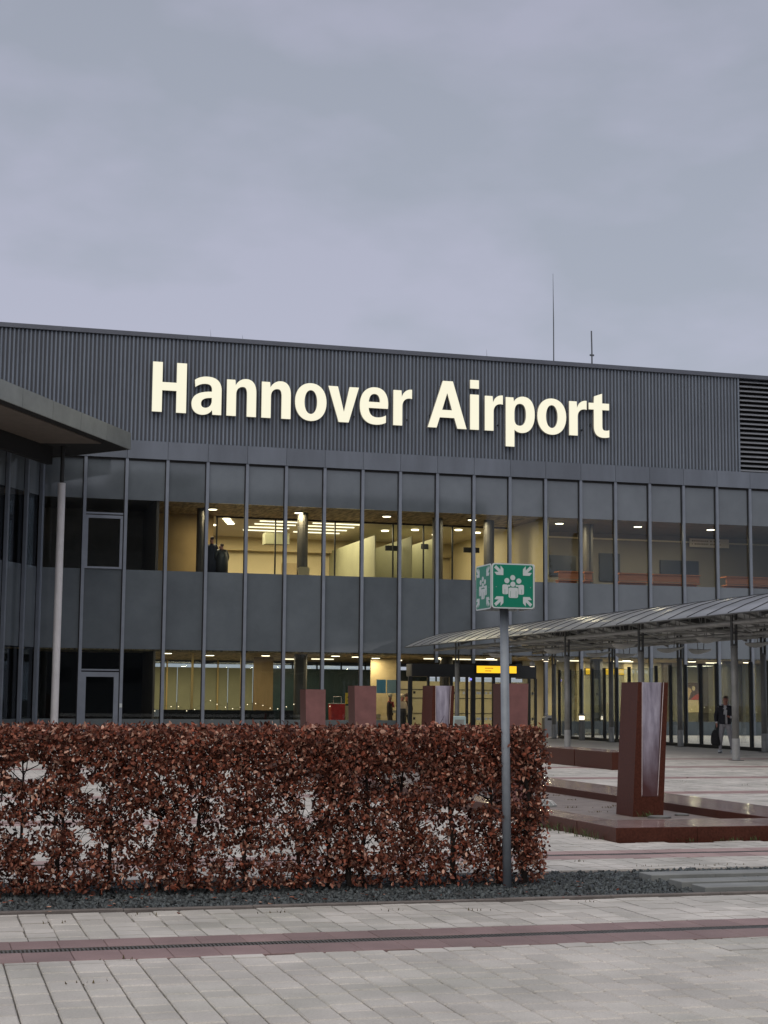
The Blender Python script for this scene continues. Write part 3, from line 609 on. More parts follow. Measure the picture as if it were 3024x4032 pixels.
for ch, x in zip('HannoverAirport', (9.58, 11.43, 13.10, 14.78, 16.41, 18.04, 19.62, 21.31, 23.07, 25.26, 26.03, 27.13, 28.81, 30.52, 31.58)):
    if ch not in gm_: gm_[ch] = glyph_mesh(ch)
    lo = add('letter', gm_[ch], sg, (x, D-.27, 14.93))
    w = max(p[0] for s_ in path(GLY[ch]) for p in s_)
    put('bracket', MB().box(.15, .21, .08, .21, .6, .66).box(w-.21, w-.15, .08, .21, .3, .36), 'dark', lo, (x, D-.27, 14.93))
# ---- roof rods
for x, z1, r, lab in ((30.0, 23.4, .03, 'tall thin antenna rod on the terminal roof'), (32.1, 20.55, .04, 'short thick antenna rod right of the tall one'), (12.4, 19.2, .009, 'leftmost short wire rod on the roof edge'), (13.95, 19.05, .009, 'second short wire rod on the roof edge'), (26.4, 19.2, .009, 'short wire rod left of the tall antenna')):
    t = empty('roof_rod', (x, D+.4, Z_R), lab, 'antenna')
    put('rod', MB().tube([(x, D+.4, Z_R), (x, D+.4, Z_R+(z1-Z_R)*.45), (x-.02, D+.4, z1)], [r, r*.9, r*.25 if r < .035 else r*.9], 6), 'rod', t)
    if r > .025: put('rod_foot', MB().box(x-.1, x+.1, D+.3, D+.5, Z_R, Z_R+.06), 'rod', t)
    if r == .04: put('rod_clamp', MB().box(x-.11, x+.11, D+.36, D+.44, Z_R+.52, Z_R+.60), 'rod', t)

# ================================================================== OPPOSITE SIDE OF THE FORECOURT (mirrored in the facade glass)
ob = empty('opposite_building', (38, -38, 0), 'tall grey building across the forecourt mirrored in the facade glass', 'building')
put('wall', MB().box(8, 66, -52, -38, 0, 26.2), mat('opposite_concrete', (.15, .155, .16), .8, var=.15, nscale=.2), ob)
wm_ = MB().box(-1.1, 1.1, -.03, .06, 0, 1.7).mesh('window', 'screen')
for i in range(14):
    for j in range(6): add('window', wm_, ob, (10.6+4.05*i, -38, 3.4+3.8*j))
put('roof_box', MB().box(20, 31, -50, -40, 26.2, 28.4), 'greyhall', ob)
for x, h_, l_ in ((69, 24, 'left'), (73.5, 27, 'tallest'), (78, 22.5, 'right')):
    t = empty('conifer', (x, -38, 0), f'dark slender conifer across the forecourt, {l_} of three mirrored', 'tree', 'conifers across the forecourt')
    put('trunk', MB().tube([(x, -38, 0), (x, -38, h_*.9)], [.35, .06], 8), 'bark', t)
    v_, f_ = [], []; r_ = random.Random(int(x))
    for q in range(1500):
        zz_ = 2+(h_-2)*r_.random()**.8; rad_ = (h_-zz_)/h_*2.6*r_.random()**.5+.15; a = r_.uniform(0, 6.28); c_ = Vector((x+rad_*cos(a), -38+rad_*sin(a), zz_)); w_ = r_.uniform(.2, .5); o = len(v_)
        for _ in range(3): v_.append(tuple(c_+Vector((r_.uniform(-w_, w_), r_.uniform(-w_, w_), r_.uniform(-w_, w_)))))
        f_.append((o, o+1, o+2))
    me = bpy.data.meshes.new('crown'); me.from_pydata(v_, [], f_); me.materials.append(PM['grass']); kind(add('crown', me, t), 'stuff')
# ================================================================== LEFT WING with overhanging roof
wg = empty('left_wing', (2, 66, 0), 'dark glazed side wing with a pointed overhanging roof at the left edge', 'building')
dv = Vector((.497, .868, 0)); nv = Vector((.868, -.497, 0)); T = Vector((8.22, 70, 0)); CW = Vector((4.62, 73.85, 0))
ZS, ZT = 12.5, 13.24
def wp(s, d, z): return tuple(T - dv*s + nv*d + Vector((0,0,z)))   # along the eave from the tip, outwards, up
for i in range(9):
    a, b = i*2.6+.01, (i+1)*2.6-.01
    put('fascia_panel', MB().poly([wp(a,0,ZS), wp(b,0,ZS), wp(b,-.06,ZS), wp(a,-.06,ZS), wp(a,0,ZT), wp(b,0,ZT), wp(b,-.06,ZT), wp(a,-.06,ZT)], [(0,1,2,3),(7,6,5,4),(4,5,1,0),(5,6,2,1),(6,7,3,2),(7,4,0,3)]), 'wingfascia', wg)
E2 = Vector((5.0, 73.8, 0)); far = T-dv*23.4; farb = far-nv*9
put('roof_edge', MB().poly([tuple(T+Vector((0,0,ZS))), tuple(E2+Vector((0,0,ZS))), tuple(E2+Vector((0,0,ZT))), tuple(T+Vector((0,0,ZT)))], [(0,1,2,3)]), 'wingfascia', wg)
rp = [T-nv*.06-dv*.05, T-dv*23.4-nv*.06, farb, Vector((-2, 73.8, 0)), E2]
put('roof_deck', MB().prism([(p.x, p.y) for p in rp][::-1], 2, ZS+.12, ZT-.04), 'blackp', wg)
put('soffit_border', MB().prism([(p.x, p.y) for p in rp][::-1], 2, ZS+.02, ZS+.11), 'black', wg)
sp_ = [wp(1.9, -.55, 0), wp(20, -.55, 0), wp(20, -3.1, 0), wp(2.5, -3.1, 0)]
put('soffit_panel', MB().prism([(p[0], p[1]) for p in sp_][::-1], 2, ZS-.02, ZS+.018), 'soffit', wg)
put('eave_beam', MB().poly([wp(1.2,-3.15,11.75), wp(22,-3.15,11.75), wp(22,-3.4,11.75), wp(1.2,-3.4,11.75), wp(1.2,-3.15,ZS+.02), wp(22,-3.15,ZS+.02), wp(22,-3.4,ZS+.02), wp(1.2,-3.4,ZS+.02)], [(0,1,2,3),(7,6,5,4),(4,5,1,0),(5,6,2,1),(6,7,3,2),(7,4,0,3)]), 'black', wg)
def ww(s, d, z): return tuple(CW - dv*s + nv*d + Vector((0,0,z)))
def wbox(s0, s1, d0, d1, z0, z1): return MB().poly([ww(s0,d0,z0), ww(s1,d0,z0), ww(s1,d1,z0), ww(s0,d1,z0), ww(s0,d0,z1), ww(s1,d0,z1), ww(s1,d1,z1), ww(s0,d1,z1)], [(0,1,2,3),(7,6,5,4),(4,5,1,0),(5,6,2,1),(6,7,3,2),(7,4,0,3)])
ss = [0.0, 1.5, 3.3, 5.1, 6.9, 8.7, 10.5]
for i, s in enumerate(ss):
    put('mullion', wbox(s-.07, s+.07, 0, .16, 0, 12.4), 'mullion', wg)
    if i < len(ss)-1:
        a, b = s+.09, ss[i+1]-.09
        put('spandrel', wbox(a, b, -.08, -.02, Z_T2, 12.4), 'spandrel', wg); put('spandrel', wbox(a, b, -.08, -.02, Z_W1, Z_B2), 'spandrel', wg)
        put('window_pane', wbox(a, b, -.06, -.04, Z_B2, Z_T2), 'wingglass', wg); put('window_pane', wbox(a, b, -.06, -.04, Z_S, Z_W1), 'wingglass', wg); put('base_panel', wbox(a, b, -.1, -.02, 0, Z_S), 'base', wg)
put('end_wall', wbox(-.12, -.02, -3, -.11, 0, 12.4), 'black', wg)
put('dark_interior', wbox(-.5, 12, -3.1, -3, 0, 12.4), 'black', wg)
put('upper_floor_slab', wbox(-.3, 12, -3, -.1, Z_W1, Z_B2), 'black', wg)
cpos = T-dv*1.3-nv*2.62
put('round_column', MB().lathe([(.165, 0), (.165, 10.9)], (cpos.x, cpos.y, 0), 18), 'wht', wg, smooth=False)
put('column_head', MB().lathe([(.09, 10.9), (.09, ZS+.02)], (cpos.x, cpos.y, 0), 12), 'blackp', wg)

# ================================================================== COVERED WALKWAY
cw = empty('covered_walkway', (24.5, 52, 0), 'curved zinc canopy on steel columns running towards the entrance', 'canopy')
XA, XC, ZC, KQ, XB = 21.25, 24.35, 4.86, .080, 27.75
def rz(x): return ZC-KQ*(x-XC)**2
CY = [41.4+6.25*i for i in range(-1, 5)]
NP = 30; YE = 71.2
prof = [XA+(XB-XA)*i/12 for i in range(13)]
pm = MB()
for i in range(12):
    a, b = prof[i], prof[i+1]
    pm.poly([(a,.012,rz(a)),(b,.012,rz(b)),(b,1.238,rz(b)),(a,1.238,rz(a)),(a,.012,rz(a)-.03),(b,.012,rz(b)-.03),(b,1.238,rz(b)-.03),(a,1.238,rz(a)-.03)], [(0,1,2,3),(7,6,5,4)]+([(0,3,7,4)] if i == 0 else [])+([(1,5,6,2)] if i == 11 else []))
pmesh = pm.mesh('roof_panel', ['zinc', 'under'])
for p in pmesh.polygons: p.use_smooth = True; p.material_index = 1 if p.normal.z < -.5 else 0
smesh = MB()
for i in range(12):
    a, b = prof[i], prof[i+1]
    smesh.poly([(a,-.013,rz(a)-.03),(b,-.013,rz(b)-.03),(b,.013,rz(b)-.03),(a,.013,rz(a)-.03),(a,-.013,rz(a)+.024),(b,-.013,rz(b)+.024),(b,.013,rz(b)+.024),(a,.013,rz(a)+.024)], [(0,3,2,1),(4,5,6,7),(0,1,5,4),(2,3,7,6),(3,0,4,7),(1,2,6,5)])
smesh = smesh.mesh('roof_seam', 'seam')
def curved_beam(y, hw, h0, h1, xa, xb, dz=.05, n=10):
    m = MB()
    xs = [xa+(xb-xa)*i/n for i in range(n+1)]
    for i in range(n):
        a, b = xs[i], xs[i+1]; ta, tb_ = (a-xa)/(xb-xa), (b-xa)/(xb-xa)
        ha = h0+(h1-h0)*sin(pi*ta); hb = h0+(h1-h0)*sin(pi*tb_)
        za, zb = rz(a)-dz, rz(b)-dz
        m.poly([(a,y-hw,za-ha),(b,y-hw,zb-hb),(b,y+hw,zb-hb),(a,y+hw,za-ha),(a,y-hw,za),(b,y-hw,zb),(b,y+hw,zb),(a,y+hw,za)], [(0,3,2,1),(4,5,6,7),(0,1,5,4),(2,3,7,6),(3,0,4,7),(1,2,6,5)])
    return m
small = curved_beam(0, .03, .05, .09, XA+.1, XB-.1).mesh('rafter', 'steel')
for i in range(NP):
    y = YE-1.25*(i+1); add('roof_panel', pmesh, cw, (0, y, 0)); add('roof_seam', smesh, cw, (0, y, 0)); add('rafter', small, cw, (0, y, 0))
add('roof_seam', smesh, cw, (0, YE, 0))
put('eave_trim', MB().tube([(XA, YE, rz(XA)-.03), (XA, YE-1.25*NP, rz(XA)-.03)], .025, 6), 'steeldk', cw); put('eave_trim', MB().tube([(XB, YE, rz(XB)-.03), (XB, YE-1.25*NP, rz(XB)-.03)], .025, 6), 'steeldk', cw)
XF, XR = 22.2, 27.0
colm = MB().lathe([(.10, 0), (.10, 3.25)], n=16).mesh('column', 'colsteel')
for p in colm.polygons: p.use_smooth = len(p.vertices) == 4
slm = MB().lathe([(.112, .0), (.112, .62)], n=16).mesh('column_sleeve', 'steel'); fpm = MB().box(-.16, .16, -.16, .16, 0, .012).mesh('foot_plate', 'steeldk')
for y in CY:
    for x, dy in ((XF, 0), (XR, .7)):
        c = add('column', colm, cw, (x, y+dy, 0))
        add('column_sleeve', slm, c, (x, y+dy, 0)); add('foot_plate', fpm, c, (x, y+dy, 0))
        zt = rz(x)-.1
        put('column_fork', MB().box(-.085, -.05, -.06, .06, 3.18, zt).box(.05, .085, -.06, .06, 3.18, zt).box(-.05, .05, -.05, .05, 3.2, 3.3).box(-.05, .05, -.05, .05, 3.6, 3.64), 'steeldk', c, (x, y+dy, 0))
yn, yf = CY[0]-3, 69.6
for x, z, r in ((XF, 3.92, .065), (23.75, 4.02, .05), (25.4, 4.02, .05), (XR, 3.86, .065), (24.55, 3.78, .055)):
    put('long_pipe', MB().tube([(x, yn, z), (x, yf, z)], r, 10), 'steel', cw, smooth=True)
mids = [CY[i]+3.1 for i in range(5)]
big = curved_beam(0, .06, .14, .30, XA+.05, XB-.05).mesh('main_rafter', 'steeldk')
lm = MB(); nn = 8                                   # leaf shaped reflector plate
for i in range(nn+1):
    t = i/nn; w = .19*sin(pi*min(1, max(0, t*.94+.03)))**.8; y = (t-.5)*1.15; z = .10*(2*t-1)**2
    for sx_ in (-1, 0, 1): lm.v.append((sx_*w, y, z+(0 if sx_ else -.03)))
for i in range(nn):
    for j in (0, 1): lm.f.append([i*3+j, i*3+j+1, i*3+j+4, i*3+j+3]); lm.m.append(0)
o_ = len(lm.v); lm.v += [(a, b, c+.018) for a, b, c in lm.v]
for f in list(lm.f): lm.f.append([q+o_ for q in f][::-1]); lm.m.append(0)
lmesh = lm.mesh('reflector_plate', 'leafplate', True)
for i, y in enumerate(mids):
    add('main_rafter', big, cw, (0, y, 0))
    for x, rz_, dz in ((22.9, .25, 3.50), (24.9, -.35, 3.42), (26.2, .15, 3.40)):
        p = add('reflector_plate', lmesh, cw, (x, y+.25*(x-24), dz)); p.rotation_euler = (Matrix.Rotation(radians(-22), 3, 'X') @ Matrix.Rotation(radians(-9), 3, 'Y') @ Matrix.Rotation(rz_*.4+radians(-75), 3, 'Z')).to_euler()
        put('strut', MB().tube([(x-.15, y+.25*(x-24)-.1, dz), (x-.3, y+.25*(x-24)-.25, rz(x)-.2)], .016, 5).tube([(x+.15, y+.25*(x-24)+.1, dz), (x+.3, y+.25*(x-24)+.2, rz(x)-.2)], .016, 5), 'steel', cw)
    put('strut', MB().tube([(22.2, y, 3.92), (24.55, y+.1, 3.78), (27, y, 3.86)], .03, 6), 'steel', cw)
    for a, b in ((CY[i], y), (CY[i]+6.25, y)):
        put('diagonal', MB().tube([(XF, a, 3.92), (24.55, b, 3.78)], .028, 6).tube([(XR, a, 3.86), (24.55, b, 3.78)], .028, 6), 'steel', cw)
        for q in range(4):
            yy = a+(b-a)*(q+.5)/4; put('hanger', MB().tube([(23.75, yy, 4.02), (23.9, yy+.12, rz(23.9)-.1)], .013, 5).tube([(25.4, yy, 4.02), (25.3, yy+.12, rz(25.3)-.1)], .013, 5), 'steel', cw)
for x, y, z, lab in ((25.2, 63.5, 3.32, 'upper small round spotlight under the canopy'), (25.0, 64.6, 3.12, 'lower small round spotlight under the canopy')):
    t = empty('spotlight', (x, y, z), lab, 'lamp'); put('housing', MB().lathe([(.05, .05), (.11, .0), (.11, .16), (.04, .24)], (x, y, z), 12), 'leafplate', t); put('lens', MB().lathe([(.0, -.01), (.1, -.01), (.1, .005)], (x, y, z), 12), 'bulb', t)
    put('arm', MB().tube([(x, y, z+.22), (x, y, 3.95)], .015, 5), 'steeldk', t)

# glass wind screen behind the walkway
gs = empty('glass_screen', (27.4, 55, 0), 'tall glass wind screen with dark posts behind the walkway columns', 'glass screen')
pst = MB().box(-.05, .05, -.06, .06, 0, 3.05).mesh('post', 'dark'); pnm = MB().box(-.008, .008, .06, 1.19, .12, 2.98).mesh('pane', 'screenglass'); rl = MB().box(-.05, .05, .06, 1.19, 0, .12).mesh('bottom_rail', 'dark')
for i in range(22):
    y = 67.45-1.25*i; add('post', pst, gs, (27.4, y, 0))
    if i: add('pane', pnm, gs, (27.4, y, 0)); add('bottom_rail', rl, gs, (27.4, y, 0))

# litter bin and bollard lamp
t = empty('litter_bin', (28.1, 70.4, 0), 'pale grey rounded litter bin beside the glass screen', 'bin')
m = MB(); oc = [(.30, 0)] + [(.30, z) for z in (.9,)]
m.prism([(-.30, .0), (.30, .0), (.30, .86), (.24, .95), (.10, .99), (-.10, .99), (-.24, .95), (-.30, .86)], 1, -.16, .16)
put('bin_body', m, 'binm', t, (28.1, 70.4, 0)); put('bin_slot', MB().box(-.16, .16, -.166, -.161, .76, .86), 'dark', t, (28.1, 70.4, 0)); put('bin_lid_tab', MB().prism([(-.25, .94), (-.17, .97), (-.2, 1.1), (-.25, 1.08)], 1, -.03, .03), 'binm', t, (28.1, 70.4, 0))
t = empty('bollard_lamp', (26.9, 63.7, 0), 'lit steel bollard lamp in front of the glass screen', 'lamp')
put('bollard_post', MB().lathe([(.13, 0), (.13, .86), (.11, .87)], (26.9, 63.7, 0), 16), 'colsteel', t); put('lamp_glow', MB().lathe([(.10, .87), (.11, .88), (.11, 1.02), (.1, 1.03)], (26.9, 63.7, 0), 16), 'bulb', t); put('bollard_cap', MB().lathe([(.14, 1.03), (.14, 1.08), (.08, 1.12)], (26.9, 63.7, 0), 16), 'binm', t)

# ================================================================== GRANITE: basin, bench, pillars
bs = empty('granite_basin', (9, 18, 0), 'low red granite basin with a wide polished rim around the large pillar', 'basin')
def kerb(x0, x1, y0, y1, n, along):
    for i in range(n):
        a, b = i/n, (i+1)/n
        if along == 'x': q = (x0+(x1-x0)*a+.003, x0+(x1-x0)*b-.003, y0, y1)
        else: q = (x0, x1, y0+(y1-y0)*a+.003, y0+(y1-y0)*b-.003)
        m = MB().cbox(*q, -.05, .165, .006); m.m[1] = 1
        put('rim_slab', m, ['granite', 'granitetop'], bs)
kerb(BX0, 12.9, BY0, 18.45, 5, 'x'); kerb(BX0, 8.2, 18.46, BY1, 14, 'y'); kerb(10.40, 11.52, 18.46, BY1, 12, 'y'); kerb(BX0, 11.52, BY1, BY1+.9, 4, 'x')
put('basin_floor', MB().poly([(8.2,18.46,.055),(10.4,18.46,.055),(10.4,BY1,.055),(8.2,BY1,.055)], [(0,1,2,3)]), 'basinfloor', bs)
t = empty('drain_dome', (8.95, 22.6, .055), 'small ribbed grey drain dome on the basin floor', 'drain')
put('dome', MB().lathe([(.17, 0), (.17, .02), (.13, .06), (.07, .085), (.01, .09)], (8.95, 22.6, .055), 20), 'slab', t)
for i in range(12):
    a = 2*pi*i/12; put('rib', MB().tube([(8.95+.165*cos(a), 22.6+.165*sin(a), .08), (8.95+.10*cos(a), 22.6+.10*sin(a), .135), (8.95+.03*cos(a), 22.6+.03*sin(a), .15)], .008, 4), 'leafplate', t)
for (x, y, r, lab) in ((9.62, 20.12, .16, 'flat round metal cover at the foot of the large pillar'), (10.12, 20.45, .10, 'small flat cover right of the large pillar')):
    t = empty('access_cover', (x, y, .055), lab, 'cover'); put('cover_rim', MB().lathe([(r, 0), (r, .018), (r*.9, .022)], (x, y, .056), 20), 'grate', t); put('cover_plate', MB().lathe([(r*.86, .0), (r*.86, .026)], (x, y, .056), 20), 'slab', t)
bn = empty('granite_bench', (16.3, 37, 0), 'long low red granite block bench left of the large pillar', 'bench')
for i in range(2):
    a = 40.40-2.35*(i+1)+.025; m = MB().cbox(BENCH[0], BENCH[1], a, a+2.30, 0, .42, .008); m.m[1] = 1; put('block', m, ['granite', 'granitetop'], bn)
# pillars
def pillar(x, y, w, d, h, lean, chute, lab, body='granite', side='granite', z0=.055, rot=0):
    t = empty('granite_pillar', (x+w/2, y+d/2, z0), lab, 'pillar', 'granite pillars on the plaza')
    def L(px, py, z): return (x+px+lean*z/h, y+py, z0+z)
    fl = .03
    if not chute:
        m = MB().poly([L(0,0,0),L(w,0,0),L(w,d,0),L(0,d,0),L(-fl,0,h),L(w+fl*.3,0,h),L(w+fl*.3,d,h),L(-fl,d,h)], [(0,3,2,1),(4,5,6,7)], 1).poly([L(0,0,0),L(w,0,0),L(w+fl*.3,0,h),L(-fl,0,h)], [(0,1,2,3)], 0).poly([L(w,0,0),L(w,d,0),L(w+fl*.3,d,h),L(w+fl*.3,0,h)], [(0,1,2,3)], 1).poly([L(w,d,0),L(0,d,0),L(-fl,d,h),L(w+fl*.3,d,h)], [(0,1,2,3)], 1).poly([L(0,d,0),L(0,0,0),L(-fl,0,h),L(-fl,d,h)], [(0,1,2,3)], 1)
        put('shaft', m, [body, side], t)
        return t
    # channel: trapezoid on the front that slopes back towards the top
    n = 14; hb = h*.15
    def ch(s):   # s 0 bottom .. 1 top: left x, right x, depth
        return w*(.27-.14*s), w*(.79+.055*s), .07*(1-(1-s)**1.4)
    m = MB()
    F = [L(0,0,0), L(w,0,0), L(w,d,0), L(0,d,0), L(0,0,h), L(w,0,h), L(w,d,h), L(0,d,h)]
    m.poly(F, [(0,3,2,1),(1,2,6,5),(2,3,7,6),(3,0,4,7)])
    zs = [hb+(h-hb)*i/n for i in range(n+1)]
    m.poly([L(0,0,0), L(w,0,0), L(w,0,hb), L(0,0,hb)], [(0,1,2,3)])
    for i in range(n):
        s0, s1 = i/n, (i+1)/n; a0, b0, d0 = ch(s0); a1, b1, d1 = ch(s1); z0_, z1_ = zs[i], zs[i+1]
        m.poly([L(0,0,z0_), L(a0,0,z0_), L(a1,0,z1_), L(0,0,z1_)], [(0,1,2,3)]); m.poly([L(b0,0,z0_), L(w,0,z0_), L(w,0,z1_), L(b1,0,z1_)], [(0,1,2,3)])
        m.poly([L(a0,0,z0_), L(a0,d0,z0_), L(a1,d1,z1_), L(a1,0,z1_)], [(0,1,2,3)]); m.poly([L(b0,d0,z0_), L(b0,0,z0_), L(b1,0,z1_), L(b1,d1,z1_)], [(0,1,2,3)])
    a1, b1, d1 = ch(1)
    m.poly([L(0,0,h), L(a1,0,h), L(a1,d1,h), L(b1,d1,h), L(b1,0,h), L(w,0,h), L(w,d,h), L(0,d,h)], [(0,1,2,7), (2,3,6,7), (3,4,5,6)])
    sh = put('shaft', m, body, t)
    c = MB(); e = MB()
    for i in range(n):
        s0, s1 = i/n, (i+1)/n; a0, b0, d0 = ch(s0); a1, b1, d1 = ch(s1); z0_, z1_ = zs[i], zs[i+1]
        c.poly([L(a0,d0-.003,z0_), L(b0,d0-.003,z0_), L(b1,d1-.003,z1_), L(a1,d1-.003,z1_)], [(0,1,2,3)])
        e.poly([L(a0-.004,-.002,z0_), L(a0+.006,-.002,z0_), L(a1+.006,-.002,z1_), L(a1-.004,-.002,z1_)], [(0,1,2,3)]); e.poly([L(b0-.006,-.002,z0_), L(b0+.004,-.002,z0_), L(b1+.004,-.002,z1_), L(b1-.006,-.002,z1_)], [(0,1,2,3)])
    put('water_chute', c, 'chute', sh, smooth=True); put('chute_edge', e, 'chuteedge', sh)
    return t
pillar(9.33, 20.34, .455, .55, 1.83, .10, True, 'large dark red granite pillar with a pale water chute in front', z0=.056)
pillar(8.66, 23.5, .33, .60, 1.83, .03, False, 'red granite pillar behind the sign post', 'granitemat', 'granite', .056)
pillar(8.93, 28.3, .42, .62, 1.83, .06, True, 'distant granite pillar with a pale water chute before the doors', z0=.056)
pillar(8.02, 30.1, .40, .50, 1.83, -.02, False, 'pink granite pillar right of the red waste container', 'granitemat', 'granite', .056)
pillar(7.84, 33.5, .40, .55, 1.83, -.02, False, 'leftmost and furthest pink granite pillar above the hedge', 'granitemat', 'granite', 0)

# weeds along the basin and joints
def weeds(spots, name, m, lab):
    v, f = [], []
    r_ = random.Random(11)
    for x, y, z, n_, h_ in spots:
        for i in range(n_):
            a = r_.uniform(0, 6.3); bx, by = x+r_.gauss(0, .07), y+r_.gauss(0, .03); l = h_*r_.uniform(.5, 1.2); w = r_.uniform(.003, .007)
            dx, dy = cos(a), sin(a); o = len(v); b = r_.uniform(.2, .9)
            v += [(bx-dy*w, by+dx*w, z), (bx+dy*w, by-dx*w, z), (bx+dx*l*b*.5+dy*w*.6, by+dy*l*b*.5-dx*w*.6, z+l*.6), (bx+dx*l*b, by+dy*l*b, z+l)]
            f += [(o, o+1, o+2), (o, o+2, o+3)]
    me = bpy.data.meshes.new(name); me.from_pydata(v, [], f); me.materials.append(PM[m]); kind(add(name, me), 'stuff', lab)
sp1 = [(7.67, y, 0, 22, .11) for y in (17.7, 18.1, 18.6, 19.0, 19.35, 19.6, 20.0)] + [(x, 17.27, 0, 14, .05) for x in (8.6, 9.1, 9.25, 9.5)] + [(9.55, 20.31, .056, 30, .09), (8.5, 24.5, .056, 20, .08)]
weeds(sp1, 'weeds', 'grass', 'green weeds growing along the foot of the granite basin')
sp2 = [(x, y, 0, 7, .022) for x, y in ((6.9, 14.75), (7.5, 14.65), (7.8, 14.7), (6.4, 15.3), (3.5, 12.05), (4.2, 11.9), (1.0, 11.9), (1.55, 12.2), (2.6, 12.1), (5.2, 12.2), (1.2, 10.15), (9.0, 17.2), (.9, 9.4))]
sp2 += [(rr.uniform(9, 18), rr.uniform(24, 36), 0, 8, .03) for _ in range(14)] + [(rr.uniform(8.4, 10.3), rr.uniform(19, 27), .056, 14, .03) for _ in range(16)]
weeds(sp2, 'dry_tufts', 'moss', 'small dry tufts and moss in the paving joints')

# ================================================================== HEDGE
hd = empty('beech_hedge', (2.4, 13.8, 0), 'clipped beech hedge with dry russet leaves in the gravel bed', 'hedge')
HXA, HXB, HY0, HY1, HH = -1.2, 5.33, 13.40, 14.06, 1.37
hr = random.Random(21); tips = []
sx_list = []; x = HXA+.15
while x < HXB-.08: sx_list.append(x); x += hr.choice((.16, .27, .33, .42, .46))
sx_list[-1] = HXB-.14
for x in sx_list:
    m = MB(); y = 13.66+hr.uniform(-.08, .09); pts = []; r0 = hr.uniform(.017, .030)
    px, py = x, y; N_ = 9
    for i in range(N_): pts.append((px, py, -.04+1.30*i/(N_-1))); px += hr.gauss(0, .022); py += hr.gauss(0, .014)
    m.tube(pts, [r0*(1-.72*i/(N_-1)) for i in range(N_)], 6)
    nb = hr.randint(18, 25)
    for b in range(nb):
        t = hr.uniform(.12, .92); q = t*(N_-1); i = int(q); fq = q-i; A = Vector(pts[i]).lerp(Vector(pts[min(i+1, N_-1)]), fq)
        an = hr.uniform(0, 2*pi); l = hr.uniform(.18, .42); d = Vector((cos(an), sin(an)*.75, hr.uniform(.25, 1.1))).normalized()
        P = [A]; dd = d.copy()
        for s in range(3):
            dd = (dd + Vector((hr.gauss(0, .22), hr.gauss(0, .22), hr.uniform(0, .2)))).normalized(); nx = P[-1]+dd*(l/3)
            nx.y = min(max(nx.y, HY0+.03), HY1-.03); nx.x = min(nx.x, HXB-.03); nx.z = min(nx.z, HH-.03); P.append(nx)
        m.tube(P, [.0065, .005, .004, .0025], 4, caps=False)
        for s in range(1, 4): tips.append((P[s].x, P[s].y, P[s].z))
        for s in range(2):
            B = P[hr.randint(1, 3)]; e = B+Vector((hr.gauss(0, .07), hr.gauss(0, .06), hr.gauss(.03, .06))); e.y = min(max(e.y, HY0), HY1)
            m.tube([B, (B+e)/2+Vector((0,0,.01)), e], [.003, .0025, .0015], 3, caps=False); tips.append(tuple(e)); tips.append(tuple((B+e)/2))
    put('stem', m, 'bark', hd)
tips = np.array(tips)
# leaves: sprays round the twigs, a dense clipped crown, thinner skirts and real holes
def make_leaves(P, size, hang):
    n = len(P); L_ = size
    ax = RNG.normal(size=(n, 3)); ax[:, 2] += hang; ax /= np.linalg.norm(ax, axis=1)[:, None]
    sd_ = np.cross(ax, RNG.normal(size=(n, 3))); sd_ /= np.linalg.norm(sd_, axis=1)[:, None]; nm = np.cross(ax, sd_)
    w = L_*RNG.uniform(.24, .36, n); cup = L_*RNG.uniform(-.05, .30, n); cur = L_*RNG.uniform(-.55, .40, n)
    def pt(a, s, h): return P + ax*(L_*a)[:, None] + sd_*(w*s)[:, None] + nm*h[:, None]
    z = np.zeros(n)
    vs_ = [pt(0, 0, z), pt(.30, -.95, cup), pt(.36, 0, z), pt(.30, .95, cup), pt(.70, -.75, cup+cur*.45), pt(.72, 0, cur*.40), pt(.70, .75, cup+cur*.45), pt(1.0, 0, cur)]
    V_ = np.stack(vs_, 1).reshape(-1, 3)
    fq = np.array([(0,2,1,1),(0,3,2,2),(1,2,5,4),(2,3,6,5),(4,5,7,7),(5,6,7,7)])
    tri = np.array([(0,2,1),(0,3,2),(1,2,5),(1,5,4),(2,3,6),(2,6,5),(4,5,7),(5,6,7)])
    return V_, (tri[None]+8*np.arange(n)[:, None, None]).reshape(-1, 3)
def holes(P):
    keep = np.ones(len(P), bool)
    for hx, hz, rx_, rz_ in ((.83, 1.0, .16, .10), (1.36, .86, .11, .07), (.55, .42, .06, .04), (2.25, .58, .07, .05), (3.25, .55, .08, .05), (.95, .28, .08, .05), (1.5, .38, .06, .04), (4.35, .52, .07, .05), (3.75, .40, .06, .05), (2.7, .28, .08, .04)):
        keep &= ((P[:, 0]-hx)/rx_)**2 + ((P[:, 2]-hz)/rz_)**2 > 1
    return keep
def gapn(P, s, off): return np.array([mnoise.noise(Vector((p[0]*s+off, p[1]*s*.5, p[2]*s*1.15))) for p in P])
A_ = tips[RNG.integers(0, len(tips), 14000)] + RNG.normal(size=(14000, 3))*np.array([.055, .05, .055])
nv_ = 105000
N_ = np.stack([RNG.uniform(HXA, HXB, nv_), HY0+RNG.beta(.9, 1.4, nv_)*(HY1-HY0), RNG.uniform(.04, HH, nv_)], -1)      # sprays between the stems
gn = .75*gapn(N_, 9.5, 4)+.75*gapn(N_, 19.0, 2)+.25*gapn(N_, 3.0, 7); N_ = N_[gn > .02-.44*np.clip((N_[:, 2]-.75)/.35, 0, 1)]
A_ = np.concatenate([A_, N_])
g_ = gapn(A_, 4.2, 0); zz = A_[:, 2]
A_ = A_[(g_ > -.36+.03*(zz < .95)-.5*(zz > 1.05))]
nb_ = 5200
B_ = np.stack([RNG.uniform(HXA, HXB, nb_), RNG.uniform(HY0, HY1, nb_), HH-np.abs(RNG.normal(size=nb_))*.16], -1)      # clipped crown
ne = 1500
